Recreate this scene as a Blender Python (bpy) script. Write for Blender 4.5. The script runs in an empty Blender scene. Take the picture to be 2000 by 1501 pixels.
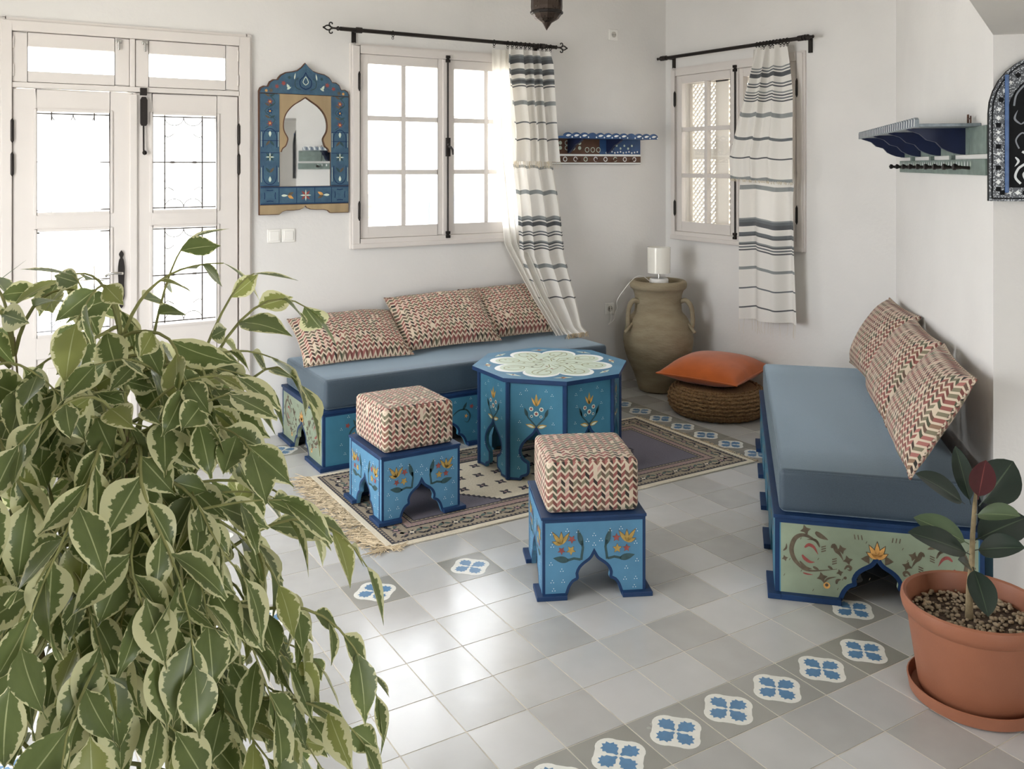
import bpy, bmesh, math, random
from mathutils import Vector, Matrix

# ------------------------------------------------------------------ camera, world, light, exposure
SC = bpy.context.scene
COL = SC.collection
cam_d = bpy.data.cameras.new('camera')
cam = bpy.data.objects.new('camera', cam_d)
COL.objects.link(cam)
CAM = Vector((-1.381, -2.800, 1.575))
YAW = 1.0273
cam.location = CAM
cam.rotation_euler = (math.pi/2, 0, -(math.pi/2 - YAW))
cam_d.sensor_width = 36.0
cam_d.lens = 1750.3*36/2000
cam_d.shift_y = -427.1/2000
cam_d.clip_start = 0.05
SC.camera = cam

world = bpy.data.worlds.new('world')
SC.world = world
world.use_nodes = True
wn = world.node_tree
bgn = wn.nodes['Background']
bgn.inputs[0].default_value = (0.94, 0.975, 1.02, 1)
bgn.inputs[1].default_value = 9.5

def portal(name, loc, rot, sx, sy):
    l = bpy.data.lights.new(name, 'AREA')
    l.shape = 'RECTANGLE'; l.size = sx; l.size_y = sy
    l.cycles.is_portal = True
    o = bpy.data.objects.new(name, l); o.location = loc; o.rotation_euler = rot
    COL.objects.link(o)
H = math.pi/2
# area lights emit along local -Z: (pi/2,0,0) -> +Y, (-pi/2,0,0) -> -Y
portal('door_daylight', (-0.63, 2.66, 1.15), (-H, 0, 0), 1.24, 2.3)
portal('window_daylight', (1.26, 2.66, 1.7), (-H, 0, 0), 1.3, 1.24)
portal('side_window_daylight', (3.40, 1.70, 1.66), (-H, 0, -H), 1.25, 1.25)
portal('added_left_opening_daylight', (-2.56, 0.5, 1.15), (-H, 0, H), 1.6, 2.3)  # portal for the opening added in the unseen left wall
portal('added_rear_opening_daylight', (-0.4, -5.46, 1.15), (H, 0, 0), 1.0, 2.3)  # portal for the opening added behind the viewer

vs = SC.view_settings
vs.view_transform = 'Standard'; vs.look = 'None'; vs.gamma = 1.0; vs.use_curve_mapping = False
vs.exposure = 0.24
SC.cycles.use_denoising = True
SC.cycles.max_bounces = 9
SC.cycles.diffuse_bounces = 5
SC.cycles.transparent_max_bounces = 16
SC.cycles.sample_clamp_indirect = 8

# ------------------------------------------------------------------ helpers: materials
def lin(h):
    h = h.lstrip('#'); r = []
    for i in (0, 2, 4):
        c = int(h[i:i+2], 16)/255
        r.append(c/12.92 if c <= .04045 else ((c+.055)/1.055)**2.4)
    return (*r, 1)
MATS = {}
def mat(name, col='#888888', rough=.6, var=0.0, vscale=8.0, bump=0.0, bscale=80.0, metal=0.0, spec=.5, stretch=None, sheen=0.0, col2=None):
    if name in MATS: return MATS[name]
    m = bpy.data.materials.new(name); MATS[name] = m
    m.use_nodes = True
    nt = m.node_tree; N = nt.nodes; L = nt.links
    p = N['Principled BSDF']
    c = lin(col)
    p.inputs['Base Color'].default_value = c
    p.inputs['Roughness'].default_value = rough
    p.inputs['Metallic'].default_value = metal
    p.inputs['Specular IOR Level'].default_value = spec
    if sheen: p.inputs['Sheen Weight'].default_value = sheen
    tc = N.new('ShaderNodeTexCoord')
    src = tc.outputs['Object']
    if stretch:
        mp = N.new('ShaderNodeMapping'); mp.inputs['Scale'].default_value = stretch
        L.new(src, mp.inputs[0]); src = mp.outputs[0]
    if var or col2:
        n = N.new('ShaderNodeTexNoise'); n.inputs['Scale'].default_value = vscale; n.inputs['Detail'].default_value = 5
        L.new(src, n.inputs['Vector'])
        r = N.new('ShaderNodeValToRGB')
        r.color_ramp.elements[0].position = .3; r.color_ramp.elements[1].position = .7
        if col2:
            r.color_ramp.elements[0].color = lin(col2); r.color_ramp.elements[1].color = c
        else:
            r.color_ramp.elements[0].color = (*[max(0, x*(1-var)) for x in c[:3]], 1)
            r.color_ramp.elements[1].color = (*[min(1, x*(1+var)) for x in c[:3]], 1)
        L.new(n.outputs['Fac'], r.inputs[0]); L.new(r.outputs[0], p.inputs['Base Color'])
    if bump:
        n2 = N.new('ShaderNodeTexNoise'); n2.inputs['Scale'].default_value = bscale; n2.inputs['Detail'].default_value = 4
        L.new(src, n2.inputs['Vector'])
        b = N.new('ShaderNodeBump'); b.inputs['Strength'].default_value = bump; b.inputs['Distance'].default_value = .01
        L.new(n2.outputs['Fac'], b.inputs['Height']); L.new(b.outputs[0], p.inputs['Normal'])
    return m

class G:
    """small node-graph helper"""
    def __init__(s, m): s.nt = m.node_tree; s.N = s.nt.nodes; s.L = s.nt.links
    def new(s, t, **k):
        n = s.N.new(t)
        for a, b in k.items(): setattr(n, a, b)
        return n
    def math(s, op, a, b=None, c=None):
        n = s.N.new('ShaderNodeMath'); n.operation = op
        for i, x in enumerate((a, b, c)):
            if x is None: continue
            if isinstance(x, (int, float)): n.inputs[i].default_value = x
            else: s.L.new(x, n.inputs[i])
        return n.outputs[0]
    def ramp(s, fac, stops, interp='CONSTANT'):
        r = s.N.new('ShaderNodeValToRGB'); cr = r.color_ramp; cr.interpolation = interp
        while len(cr.elements) < len(stops): cr.elements.new(1.0)
        for e, (p, c) in zip(cr.elements, stops):
            e.position = p; e.color = lin(c) if isinstance(c, str) else c
        s.L.new(fac, r.inputs[0]); return r.outputs[0]
    def mix(s, fac, a, b):
        n = s.N.new('ShaderNodeMix'); n.data_type = 'RGBA'
        for sock, x in ((n.inputs[0], fac), (n.inputs[6], a), (n.inputs[7], b)):
            if isinstance(x, (int, float)): sock.default_value = x
            elif isinstance(x, (str, tuple)): sock.default_value = lin(x) if isinstance(x, str) else x
            else: s.L.new(x, sock)
        return n.outputs[2]

def newmat(name):
    m = bpy.data.materials.new(name); m.use_nodes = True; MATS[name] = m
    return m, G(m), m.node_tree.nodes['Principled BSDF']

# ------------------------------------------------------------------ helpers: meshes
def frame(o, ux, uy):
    ux = Vector(ux).normalized(); uy = Vector(uy).normalized()
    return (Vector(o), ux, uy, ux.cross(uy))
XZ = frame((0, 0, 0), (1, 0, 0), (0, 0, 1))          # plane facing -Y

class MB:
    def __init__(s): s.v = []; s.f = []; s.m = []; s.uv = []
    def add(s, vs_, fs, mi=0, uv=None):
        b = len(s.v); s.v += [tuple(x) for x in vs_]
        for k, f in enumerate(fs):
            s.f.append(tuple(b+i for i in f)); s.m.append(mi)
            s.uv.append(None if uv is None else [uv[i] for i in f])
        return s
    def box(s, x0, x1, y0, y1, z0, z1, mi=0):
        v = [(x, y, z) for x in (x0, x1) for y in (y0, y1) for z in (z0, z1)]
        return s.add(v, [(0, 1, 3, 2), (4, 6, 7, 5), (0, 4, 5, 1), (2, 3, 7, 6), (0, 2, 6, 4), (1, 5, 7, 3)], mi)
    def prism(s, poly, fr, t0, t1, mi=0, mside=None):
        o, ux, uy, un = fr; n = len(poly)
        a = [o+ux*p[0]+uy*p[1]+un*t0 for p in poly]; b = [o+ux*p[0]+uy*p[1]+un*t1 for p in poly]
        base = len(s.v); s.v += [tuple(x) for x in a+b]
        s.f.append(tuple(base+i for i in reversed(range(n)))); s.m.append(mi); s.uv.append(None)
        s.f.append(tuple(base+n+i for i in range(n))); s.m.append(mi); s.uv.append(None)
        for i in range(n):
            j = (i+1) % n
            s.f.append((base+i, base+j, base+n+j, base+n+i)); s.m.append(mi if mside is None else mside); s.uv.append(None)
        return s
    def flat(s, poly, fr, t, mi=0):
        o, ux, uy, un = fr
        return s.add([o+ux*p[0]+uy*p[1]+un*t for p in poly], [tuple(range(len(poly)))], mi)
    def tube(s, path, r, n=8, mi=0, caps=True):
        pts = [Vector(p) for p in path]; k = len(pts); base = len(s.v)
        up = Vector((0, 0, 1)); prev = None
        for i, p in enumerate(pts):
            t = (pts[min(i+1, k-1)]-pts[max(i-1, 0)])
            t = t.normalized() if t.length > 1e-9 else Vector((0, 0, 1))
            if prev is None:
                a = t.cross(up)
                if a.length < 1e-3: a = t.cross(Vector((1, 0, 0)))
                a.normalize()
            else:
                a = prev - t*prev.dot(t)
                a = a.normalized() if a.length > 1e-6 else t.orthogonal().normalized()
            prev = a; b = t.cross(a)
            rr = r[i] if isinstance(r, (list, tuple)) else r
            for q in range(n):
                th = 2*math.pi*q/n
                s.v.append(tuple(p+(a*math.cos(th)+b*math.sin(th))*rr))
        for i in range(k-1):
            for q in range(n):
                q2 = (q+1) % n
                s.f.append((base+i*n+q, base+i*n+q2, base+(i+1)*n+q2, base+(i+1)*n+q)); s.m.append(mi); s.uv.append(None)
        if caps:
            s.f.append(tuple(base+q for q in reversed(range(n)))); s.m.append(mi); s.uv.append(None)
            s.f.append(tuple(base+(k-1)*n+q for q in range(n))); s.m.append(mi); s.uv.append(None)
        return s
    def lathe(s, prof, n=32, o=(0, 0, 0), mi=0, axis=None):
        base = len(s.v); k = len(prof); o = Vector(o)
        M = Matrix.Identity(3) if axis is None else Vector((0, 0, 1)).rotation_difference(Vector(axis)).to_matrix()
        for r, z in prof:
            for q in range(n):
                th = 2*math.pi*q/n
                s.v.append(tuple(o+M @ Vector((r*math.cos(th), r*math.sin(th), z))))
        for i in range(k-1):
            for q in range(n):
                q2 = (q+1) % n
                s.f.append((base+i*n+q, base+i*n+q2, base+(i+1)*n+q2, base+(i+1)*n+q)); s.m.append(mi); s.uv.append(None)
        if prof[0][0] > 1e-6:
            s.f.append(tuple(base+q for q in reversed(range(n)))); s.m.append(mi); s.uv.append(None)
        if prof[-1][0] > 1e-6:
            s.f.append(tuple(base+(k-1)*n+q for q in range(n))); s.m.append(mi); s.uv.append(None)
        return s
    def ball(s, c, r, n=10, mi=0, sz=1.0):
        pr = [(r*math.sin(math.pi*i/(n//2)), -r*sz*math.cos(math.pi*i/(n//2))) for i in range(n//2+1)]
        pr[0] = (r*.02, pr[0][1]); pr[-1] = (r*.02, pr[-1][1])
        return s.lathe(pr, n, c, mi)
    def mesh(s, name, mats, smooth=None, bevel=0, boxuv=False, bseg=2):
        me = bpy.data.meshes.new(name)
        me.from_pydata(s.v, [], s.f)
        if not isinstance(mats, (list, tuple)): mats = [mats]
        for m in mats: me.materials.append(m)
        me.polygons.foreach_set('material_index', s.m)
        if any(u is not None for u in s.uv):
            ul = me.uv_layers.new(name='UVMap')
            li = 0
            for f, u in zip(s.f, s.uv):
                for k in range(len(f)):
                    if u is not None: ul.data[li].uv = u[k]
                    li += 1
        if bevel:
            bm = bmesh.new(); bm.from_mesh(me)
            bmesh.ops.remove_doubles(bm, verts=bm.verts, dist=1e-5)
            bmesh.ops.recalc_face_normals(bm, faces=bm.faces)
            es = [e for e in bm.edges if len(e.link_faces) == 2 and e.calc_face_angle(0) > .6]
            bmesh.ops.bevel(bm, geom=es, offset=bevel, segments=bseg, affect='EDGES', profile=.5, clamp_overlap=True)
            bm.to_mesh(me); bm.free()
        me.validate(); me.update()
        if boxuv: box_uv(me)
        if smooth is not None:
            me.shade_smooth(); me.set_sharp_from_angle(angle=math.radians(smooth))
        return me
    def build(s, name, mats, parent=None, loc=(0, 0, 0), rot=(0, 0, 0), **k):
        return link(name, s.mesh(name, mats, **k), parent, loc, rot)

def box_uv(me):
    ul = me.uv_layers.new(name='UVMap') if not me.uv_layers else me.uv_layers[0]
    for p in me.polygons:
        n = p.normal; ax = max(range(3), key=lambda i: abs(n[i]))
        for li in p.loop_indices:
            c = me.vertices[me.loops[li].vertex_index].co
            ul.data[li].uv = ((c.y, c.z) if ax == 0 else (c.x, c.z) if ax == 1 else (c.x, c.y))

def link(name, data, parent=None, loc=(0, 0, 0), rot=(0, 0, 0)):
    o = bpy.data.objects.new(name, data)
    COL.objects.link(o); o.location = loc; o.rotation_euler = rot
    if parent is not None: o.parent = parent
    return o
def tag(o, label=None, cat=None, group=None, kind=None):
    if label: o['label'] = label
    if cat: o['category'] = cat
    if group: o['group'] = group
    if kind: o['kind'] = kind
    return o
def thing(name, label, cat, loc=(0, 0, 0), rz=0, group=None, kind=None):
    return tag(link(name, None, None, loc, (0, 0, rz)), label, cat, group, kind)
def bx(name, b, m, parent, bevel=0, **k):
    return MB().box(*b).build(name, m, parent, bevel=bevel, **k)
def smoothpts(pts, n=4):
    """Catmull-Rom through 2-D points"""
    out = []
    P_ = [pts[0]]+list(pts)+[pts[-1]]
    for i in range(1, len(P_)-2):
        p0, p1, p2, p3 = P_[i-1:i+3]
        for k in range(n):
            t = k/n
            out.append(tuple(.5*((2*p1[d])+(-p0[d]+p2[d])*t+(2*p0[d]-5*p1[d]+4*p2[d]-p3[d])*t*t+(-p0[d]+3*p1[d]-3*p2[d]+p3[d])*t**3) for d in range(len(p1))))
    out.append(tuple(pts[-1])); return out

# flat painted shapes in a panel plane ------------------------------------------------
def stroke(mb, pts, w, fr, t, mi, taper=False):
    n = len(pts); L, R = [], []
    for i, p in enumerate(pts):
        a = pts[max(i-1, 0)]; b = pts[min(i+1, n-1)]
        dx, dy = b[0]-a[0], b[1]-a[1]; l = math.hypot(dx, dy) or 1
        k = w/2
        if taper: k *= max(.12, math.sin(math.pi*min(.97, .12+.88*i/(n-1))))
        L.append((p[0]-dy/l*k, p[1]+dx/l*k)); R.append((p[0]+dy/l*k, p[1]-dx/l*k))
    for i in range(n-1):
        mb.flat([R[i], R[i+1], L[i+1], L[i]], fr, t, mi)
def leafshape(mb, c, ln, w, ang, fr, t, mi, n=8):
    ca, sa = math.cos(ang), math.sin(ang); pts = []
    for sgn in (-1, 1):
        rng = range(n+1) if sgn < 0 else range(n-1, 0, -1)
        for i in rng:
            q = i/n; x = q*ln; y = sgn*w/2*math.sin(math.pi*q**.8)
            pts.append((c[0]+x*ca-y*sa, c[1]+x*sa+y*ca))
    mb.flat(pts, fr, t, mi)
def blossom(mb, c, r, n, fr, t, mi, rot=0, inner=.45):
    pts = []
    for i in range(2*n):
        rr = r if i % 2 == 0 else r*inner
        a = rot+math.pi*i/n; pts.append((c[0]+rr*math.cos(a), c[1]+rr*math.sin(a)))
    mb.flat(pts, fr, t, mi)
def disc(mb, c, r, fr, t, mi, n=10):
    mb.flat([(c[0]+r*math.cos(2*math.pi*i/n), c[1]+r*math.sin(2*math.pi*i/n)) for i in range(n)], fr, t, mi)
def dots3(mb, c, fr, t, mi, r=.0017, s=.0055):
    for a in (90, 210, 330):
        disc(mb, (c[0]+s*math.cos(math.radians(a)), c[1]+s*math.sin(math.radians(a))), r, fr, t, mi, 6)
def edging(mb, poly, w, fr, t, mi):
    """painted edge band of width w inside a counter-clockwise outline"""
    n = len(poly); inn = []
    for i in range(n):
        a, p, b = poly[i-1], poly[i], poly[(i+1) % n]
        d1 = Vector((p[0]-a[0], p[1]-a[1])).normalized(); d2 = Vector((b[0]-p[0], b[1]-p[1])).normalized()
        n1 = Vector((-d1.y, d1.x)); n2 = Vector((-d2.y, d2.x)); mm = (n1+n2)
        if mm.length < 1e-4: mm = n1
        mm.normalize(); k = w/max(.5, mm.dot(n1))
        inn.append((p[0]+mm.x*k, p[1]+mm.y*k))
    for i in range(n):
        j = (i+1) % n
        mb.flat([poly[i], poly[j], inn[j], inn[i]], fr, t, mi)

OGEE = [(0, 1.0), (.03, .925), (.085, .85), (.17, .775), (.245, .68), (.285, .56), (.275, .46), (.30, .405), (.37, .36), (.43, .25), (.465, .12), (.5, 0)]
KEYH = [(0, 1.0), (.03, .955), (.10, .90), (.26, .81), (.42, .70), (.50, .58), (.47, .47), (.36, .40), (.25, .36), (.23, .30), (.23, .16), (.30, .10), (.46, .06), (.5, 0)]
def arch_panel(x0, x1, h, arches, prof=OGEE):
    """CCW outline of a panel standing on z=0 with arched openings (centre, width, height)"""
    p = [(x0, 0)]
    for c, w, ah in arches:
        pr = smoothpts(prof, 2)
        left = [(c-a*w, b*ah) for a, b in reversed(pr)]
        right = [(c+a*w, b*ah) for a, b in pr]
        p += left + right[1:]
    p += [(x1, 0), (x1, h), (x0, h)]
    return p
# ------------------------------------------------------------------ materials
PLASTER = mat('plaster', '#e1deda', .9, var=.025, vscale=3, bump=.12, bscale=45, spec=.2)
CEIL = mat('ceiling_paint', '#e6e4e0', .95, bump=.08, bscale=40, spec=.2)
TRIM = mat('white_gloss_paint', '#dad3cd', .45, var=.02, vscale=5)
GROUT = mat('grout', '#cdc6b8', .9, var=.15, vscale=12)
STONE = mat('courtyard_stone', '#d8d0c0', .9, var=.08, vscale=2)
WHITEWASH = mat('whitewash', '#f2f0ec', .9)
BLACKIRON = mat('black_iron', '#2c2724', .45, metal=.6, bump=.15, bscale=120)
CHROME = mat('chrome', '#c9c7c2', .22, metal=1.0)
NAVY = mat('navy_paint', '#193459', .5, spec=.3, var=.12, vscale=14)
BLUE = mat('sky_blue_paint', '#5282a0', .5, spec=.3, var=.1, vscale=9)
TEAL = mat('teal_blue_paint', '#3f768d', .5, spec=.3, var=.12, vscale=7)
SAGE = mat('sage_paint', '#8a967f', .5, var=.14, vscale=8)
YEL = mat('ochre_paint', '#ac8d46', .5, var=.2, vscale=60)
RED = mat('rust_paint', '#8f4640', .5, var=.2, vscale=60)
GRN = mat('dark_green_paint', '#2c4a4d', .5, var=.2, vscale=60)
OLIVE = mat('umber_paint', '#5d5140', .5, var=.25, vscale=60)
WHITEP = mat('white_paint_dots', '#f0f2f0', .5)
ORANGEP = mat('apricot_paint', '#d6a058', .5, var=.15, vscale=60)
PALE = mat('pale_mint_paint', '#cfdccb', .45, var=.06, vscale=10)
GOLD = mat('gold_outline_paint', '#9c9a6e', .5)
MATT = mat('blue_upholstery', '#384753', .55, spec=.6, var=.12, vscale=260, bump=.25, bscale=500, sheen=1.0)
MATT.node_tree.nodes['Principled BSDF'].inputs['Sheen Tint'].default_value = lin('#d2e8f6')
MATT.node_tree.nodes['Principled BSDF'].inputs['Sheen Roughness'].default_value = .32
ORANGE = mat('orange_velvet', '#ba5c22', .95, var=.1, vscale=12, bump=.15, bscale=300, sheen=.3)
CREAM = mat('cream_wool', '#dcd1bb', .95, var=.08, vscale=120, bump=.3, bscale=400)
FRINGE = mat('fringe_cotton', '#c8b698', .95, var=.15, vscale=60)
CLAY = mat('clay_jar', '#9d9178', .9, var=.18, vscale=6, bump=.4, bscale=30, stretch=(1, 1, 3), col2='#867860')
TERRA = mat('terracotta_plastic', '#965f45', .5, var=.06, vscale=10, bump=.06, bscale=200)
SOIL = mat('potting_soil', '#4a3a2c', .95, var=.3, vscale=60, bump=.6, bscale=90)
PEBBLE = mat('pumice_pebble', '#a08e74', .9, var=.35, vscale=30)
BARK = mat('ficus_bark', '#8a7a5c', .85, var=.25, vscale=40, bump=.3, bscale=100)
TWIG = mat('green_twig', '#8f8f5a', .8, var=.2, vscale=30)
PLASTIC = mat('white_plastic', '#efece6', .35)
TAN = mat('tan_wood', '#a48e6c', .6, var=.15, vscale=12, stretch=(1, 1, .2))
BROWN = mat('brown_wood', '#5c3d2c', .6, var=.2, vscale=20)

def glass(name, tint=(1, 1, 1, 1), gl=.08, rough=.0):
    m, g, p = newmat(name); g.N.remove(p)
    tr = g.new('ShaderNodeBsdfTransparent'); tr.inputs[0].default_value = tint
    go = g.new('ShaderNodeBsdfGlossy'); go.inputs['Roughness'].default_value = rough
    mx = g.new('ShaderNodeMixShader'); mx.inputs[0].default_value = gl
    g.L.new(tr.outputs[0], mx.inputs[1]); g.L.new(go.outputs[0], mx.inputs[2])
    g.L.new(mx.outputs[0], g.N['Material Output'].inputs[0]); return m
GLASS = glass('window_glass')
MIRROR = mat('mirror_glass', '#eef0f0', .02, metal=1.0)

def tile_mat(name, base, spread, rough):
    m, g, p = newmat(name)
    oi = g.new('ShaderNodeObjectInfo'); ge = g.new('ShaderNodeNewGeometry')
    rnd = g.math('FRACT', g.math('ADD', oi.outputs['Random'], ge.outputs['Random Per Island']))
    tc = g.new('ShaderNodeTexCoord')
    n = g.new('ShaderNodeTexNoise', noise_dimensions='4D'); n.inputs['Scale'].default_value = 7; n.inputs['Detail'].default_value = 3
    g.L.new(tc.outputs['Object'], n.inputs['Vector']); g.L.new(g.math('MULTIPLY', rnd, 40), n.inputs['W'])
    v = g.math('ADD', g.math('MULTIPLY', g.math('SUBTRACT', rnd, .5), spread), g.math('MULTIPLY', g.math('SUBTRACT', n.outputs['Fac'], .5), .45))
    v = g.math('ADD', v, .5)
    col = g.ramp(v, [(0, base[0]), (.5, base[1]), (1, base[2])], 'LINEAR')
    g.L.new(col, p.inputs['Base Color'])
    g.L.new(g.math('ADD', g.math('MULTIPLY', n.outputs['Fac'], .22), rough-.1), p.inputs['Roughness'])
    p.inputs['Specular IOR Level'].default_value = .75
    b = g.new('ShaderNodeBump'); b.inputs['Strength'].default_value = .05; b.inputs['Distance'].default_value = .004
    g.L.new(n.outputs['Fac'], b.inputs['Height']); g.L.new(b.outputs[0], p.inputs['Normal'])
    return m
TILE = tile_mat('grey_cement_tile', ('#a09e99', '#bbbab7', '#cccbca'), .65, .20)
TILED = tile_mat('dark_grey_cement_tile', ('#858379', '#98968f', '#a8a7a2'), .4, .22)
TILEW = mat('tile_print_white', '#e3e1d8', .33, var=.05, vscale=30)
TILEB = mat('tile_print_blue', '#5a82a6', .33, var=.1, vscale=30)

def chevron(name):
    m, g, p = newmat(name)
    uvn = g.new('ShaderNodeUVMap'); sp = g.new('ShaderNodeSeparateXYZ'); g.L.new(uvn.outputs[0], sp.inputs[0])
    x = g.math('DIVIDE', sp.outputs[0], .030); y = g.math('DIVIDE', sp.outputs[1], .025)
    tri = g.math('ABSOLUTE', g.math('SUBTRACT', g.math('FRACT', x), .5))           # 0..0.5
    w = g.math('SUBTRACT', y, g.math('MULTIPLY', tri, 1.25))
    row = g.math('FLOOR', w); fr_ = g.math('FRACT', w)
    half = g.math('FLOOR', g.math('MULTIPLY', x, 2.0))
    cmb = g.new('ShaderNodeCombineXYZ'); g.L.new(half, cmb.inputs[0]); g.L.new(row, cmb.inputs[1])
    wn_ = g.new('ShaderNodeTexWhiteNoise', noise_dimensions='2D'); g.L.new(cmb.outputs[0], wn_.inputs['Vector'])
    run = g.new('ShaderNodeCombineXYZ'); g.L.new(g.math('FLOOR', g.math('DIVIDE', half, 5.0)), run.inputs[0]); g.L.new(g.math('ADD', row, 31.0), run.inputs[1])
    wr = g.new('ShaderNodeTexWhiteNoise', noise_dimensions='2D'); g.L.new(run.outputs[0], wr.inputs['Vector'])
    par = g.math('PINGPONG', half, 1.0)
    sel = g.math('FRACT', g.math('ADD', g.math('MULTIPLY', wn_.outputs['Value'], .5), g.math('MULTIPLY', wr.outputs['Value'], .6)))
    dark = g.ramp(sel, [(0, '#3b2f28'), (.22, '#74453e'), (.45, '#4f5240'), (.6, '#665144'), (.8, '#2d2a26')])
    lite = g.ramp(sel, [(0, '#8a6d58'), (.22, '#a36a62'), (.45, '#7d7660'), (.6, '#8f5850'), (.8, '#bf9a8c')])
    thread = g.mix(par, dark, lite)
    band = g.math('LESS_THAN', fr_, .63)
    gap = g.math('GREATER_THAN', wn_.outputs['Value'], .03)
    msk = g.math('MULTIPLY', band, gap)
    nz = g.new('ShaderNodeTexNoise'); nz.inputs['Scale'].default_value = 900
    g.L.new(uvn.outputs[0], nz.inputs['Vector'])
    cream = g.mix(nz.outputs['Fac'], '#c2ae95', '#d9cab5')
    g.L.new(g.mix(msk, cream, thread), p.inputs['Base Color'])
    p.inputs['Roughness'].default_value = .95; p.inputs['Sheen Weight'].default_value = .1
    b = g.new('ShaderNodeBump'); b.inputs['Strength'].default_value = .35; b.inputs['Distance'].default_value = .003
    g.L.new(g.math('ADD', msk, nz.outputs['Fac']), b.inputs['Height']); g.L.new(b.outputs[0], p.inputs['Normal'])
    return m
CHEV = chevron('zigzag_weave')

def striped(name, stops, trans=.35):
    """cotton throw; the V coordinate is metres of cloth from its top / 2.4"""
    m, g, p = newmat(name)
    uvn = g.new('ShaderNodeUVMap'); sp = g.new('ShaderNodeSeparateXYZ'); g.L.new(uvn.outputs[0], sp.inputs[0])
    col = g.ramp(sp.outputs[1], stops)
    nz = g.new('ShaderNodeTexNoise'); nz.inputs['Scale'].default_value = 500; g.L.new(uvn.outputs[0], nz.inputs['Vector'])
    col = g.mix(.14, col, g.mix(nz.outputs['Fac'], '#8f8c86', '#ffffff'))
    p.inputs['Roughness'].default_value = .95
    g.L.new(col, p.inputs['Base Color'])
    t = g.new('ShaderNodeBsdfTranslucent'); g.L.new(col, t.inputs[0])
    mx = g.new('ShaderNodeMixShader'); mx.inputs[0].default_value = trans
    g.L.new(p.outputs[0], mx.inputs[1]); g.L.new(t.outputs[0], mx.inputs[2])
    g.L.new(mx.outputs[0], g.N['Material Output'].inputs[0])
    b = g.new('ShaderNodeBump'); b.inputs['Strength'].default_value = .2; b.inputs['Distance'].default_value = .002
    g.L.new(nz.outputs['Fac'], b.inputs['Height']); g.L.new(b.outputs[0], p.inputs['Normal'])
    return m
CW = '#f3efe8'; CG = '#545b60'; CM = '#868b8b'; CK = '#363b41'
def stripe_stops(lines):
    """lines: (start m, end m, colour) -> colour-ramp stops over 2.4 m"""
    st = [(0.0, CW)]
    for a, b, c in lines: st += [(a/2.4, c), (b/2.4, CW)]
    return st

def leafmat(name, green, green2, margin, thr, trans=.35, rough=.38, rib='#c9cf9a'):
    m, g, p = newmat(name)
    uvn = g.new('ShaderNodeUVMap'); sp = g.new('ShaderNodeSeparateXYZ'); g.L.new(uvn.outputs[0], sp.inputs[0])
    oi = g.new('ShaderNodeObjectInfo'); ge = g.new('ShaderNodeNewGeometry')
    rnd = g.math('FRACT', g.math('ADD', oi.outputs['Random'], ge.outputs['Random Per Island']))
    a = g.math('ABSOLUTE', g.math('SUBTRACT', g.math('MULTIPLY', sp.outputs[0], 2), 1))
    n = g.new('ShaderNodeTexNoise', noise_dimensions='4D'); n.inputs['Scale'].default_value = 1.0; n.inputs['Detail'].default_value = 3
    mp = g.new('ShaderNodeMapping'); mp.inputs['Scale'].default_value = (3.5, 13, 1); g.L.new(uvn.outputs[0], mp.inputs[0])
    g.L.new(mp.outputs[0], n.inputs['Vector']); g.L.new(g.math('MULTIPLY', rnd, 57), n.inputs['W'])
    n2 = g.new('ShaderNodeTexNoise', noise_dimensions='4D'); n2.inputs['Scale'].default_value = 2.2; n2.inputs['Detail'].default_value = 4
    g.L.new(uvn.outputs[0], n2.inputs['Vector']); g.L.new(g.math('MULTIPLY', rnd, 91), n2.inputs['W'])
    col = g.mix(n2.outputs['Fac'], green, green2)
    if margin: col = g.mix(g.math('MULTIPLY', g.math('GREATER_THAN', g.math('FRACT', g.math('MULTIPLY', rnd, 7.31)), .86), .55), col, '#b3b566')
    if margin:
        e = g.math('ADD', a, g.math('MULTIPLY', g.math('SUBTRACT', n.outputs['Fac'], .5), 1.0))
        e = g.math('ADD', e, g.math('MULTIPLY', g.math('SUBTRACT', rnd, .5), .5))
        # margins widen towards the tip
        e = g.math('ADD', e, g.math('MULTIPLY', g.math('POWER', sp.outputs[1], 4.0), .25))
        k = g.new('ShaderNodeMapRange'); k.inputs[1].default_value = thr; k.inputs[2].default_value = thr+.05
        g.L.new(e, k.inputs[0]); col = g.mix(k.outputs[0], col, margin)
    ribm = g.math('LESS_THAN', a, .035)
    col = g.mix(g.math('MULTIPLY', ribm, .8), col, rib)
    g.L.new(col, p.inputs['Base Color']); p.inputs['Roughness'].default_value = rough
    t = g.new('ShaderNodeBsdfTranslucent'); g.L.new(col, t.inputs[0])
    mx = g.new('ShaderNodeMixShader'); mx.inputs[0].default_value = trans
    g.L.new(p.outputs[0], mx.inputs[1]); g.L.new(t.outputs[0], mx.inputs[2])
    g.L.new(mx.outputs[0], g.N['Material Output'].inputs[0])
    return m
FICUS = leafmat('variegated_leaf', '#566539', '#87945a', '#e6e4b4', .72, .38)
RUBBER = leafmat('rubber_leaf', '#1e2a23', '#2f3c32', None, 1, .05, .3, '#56664e')
RUBBERL = leafmat('young_rubber_leaf', '#4a5a42', '#627252', None, 1, .12, .35, '#8a9a70')
RUBBERR = leafmat('red_rubber_leaf', '#3f1b1f', '#59282b', None, 1, .12, .3, '#8a4a44')
SWORD = leafmat('sword_leaf', '#3f4d3a', '#5a6a50', None, 1, .1, .4, '#6a7a58')

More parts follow.
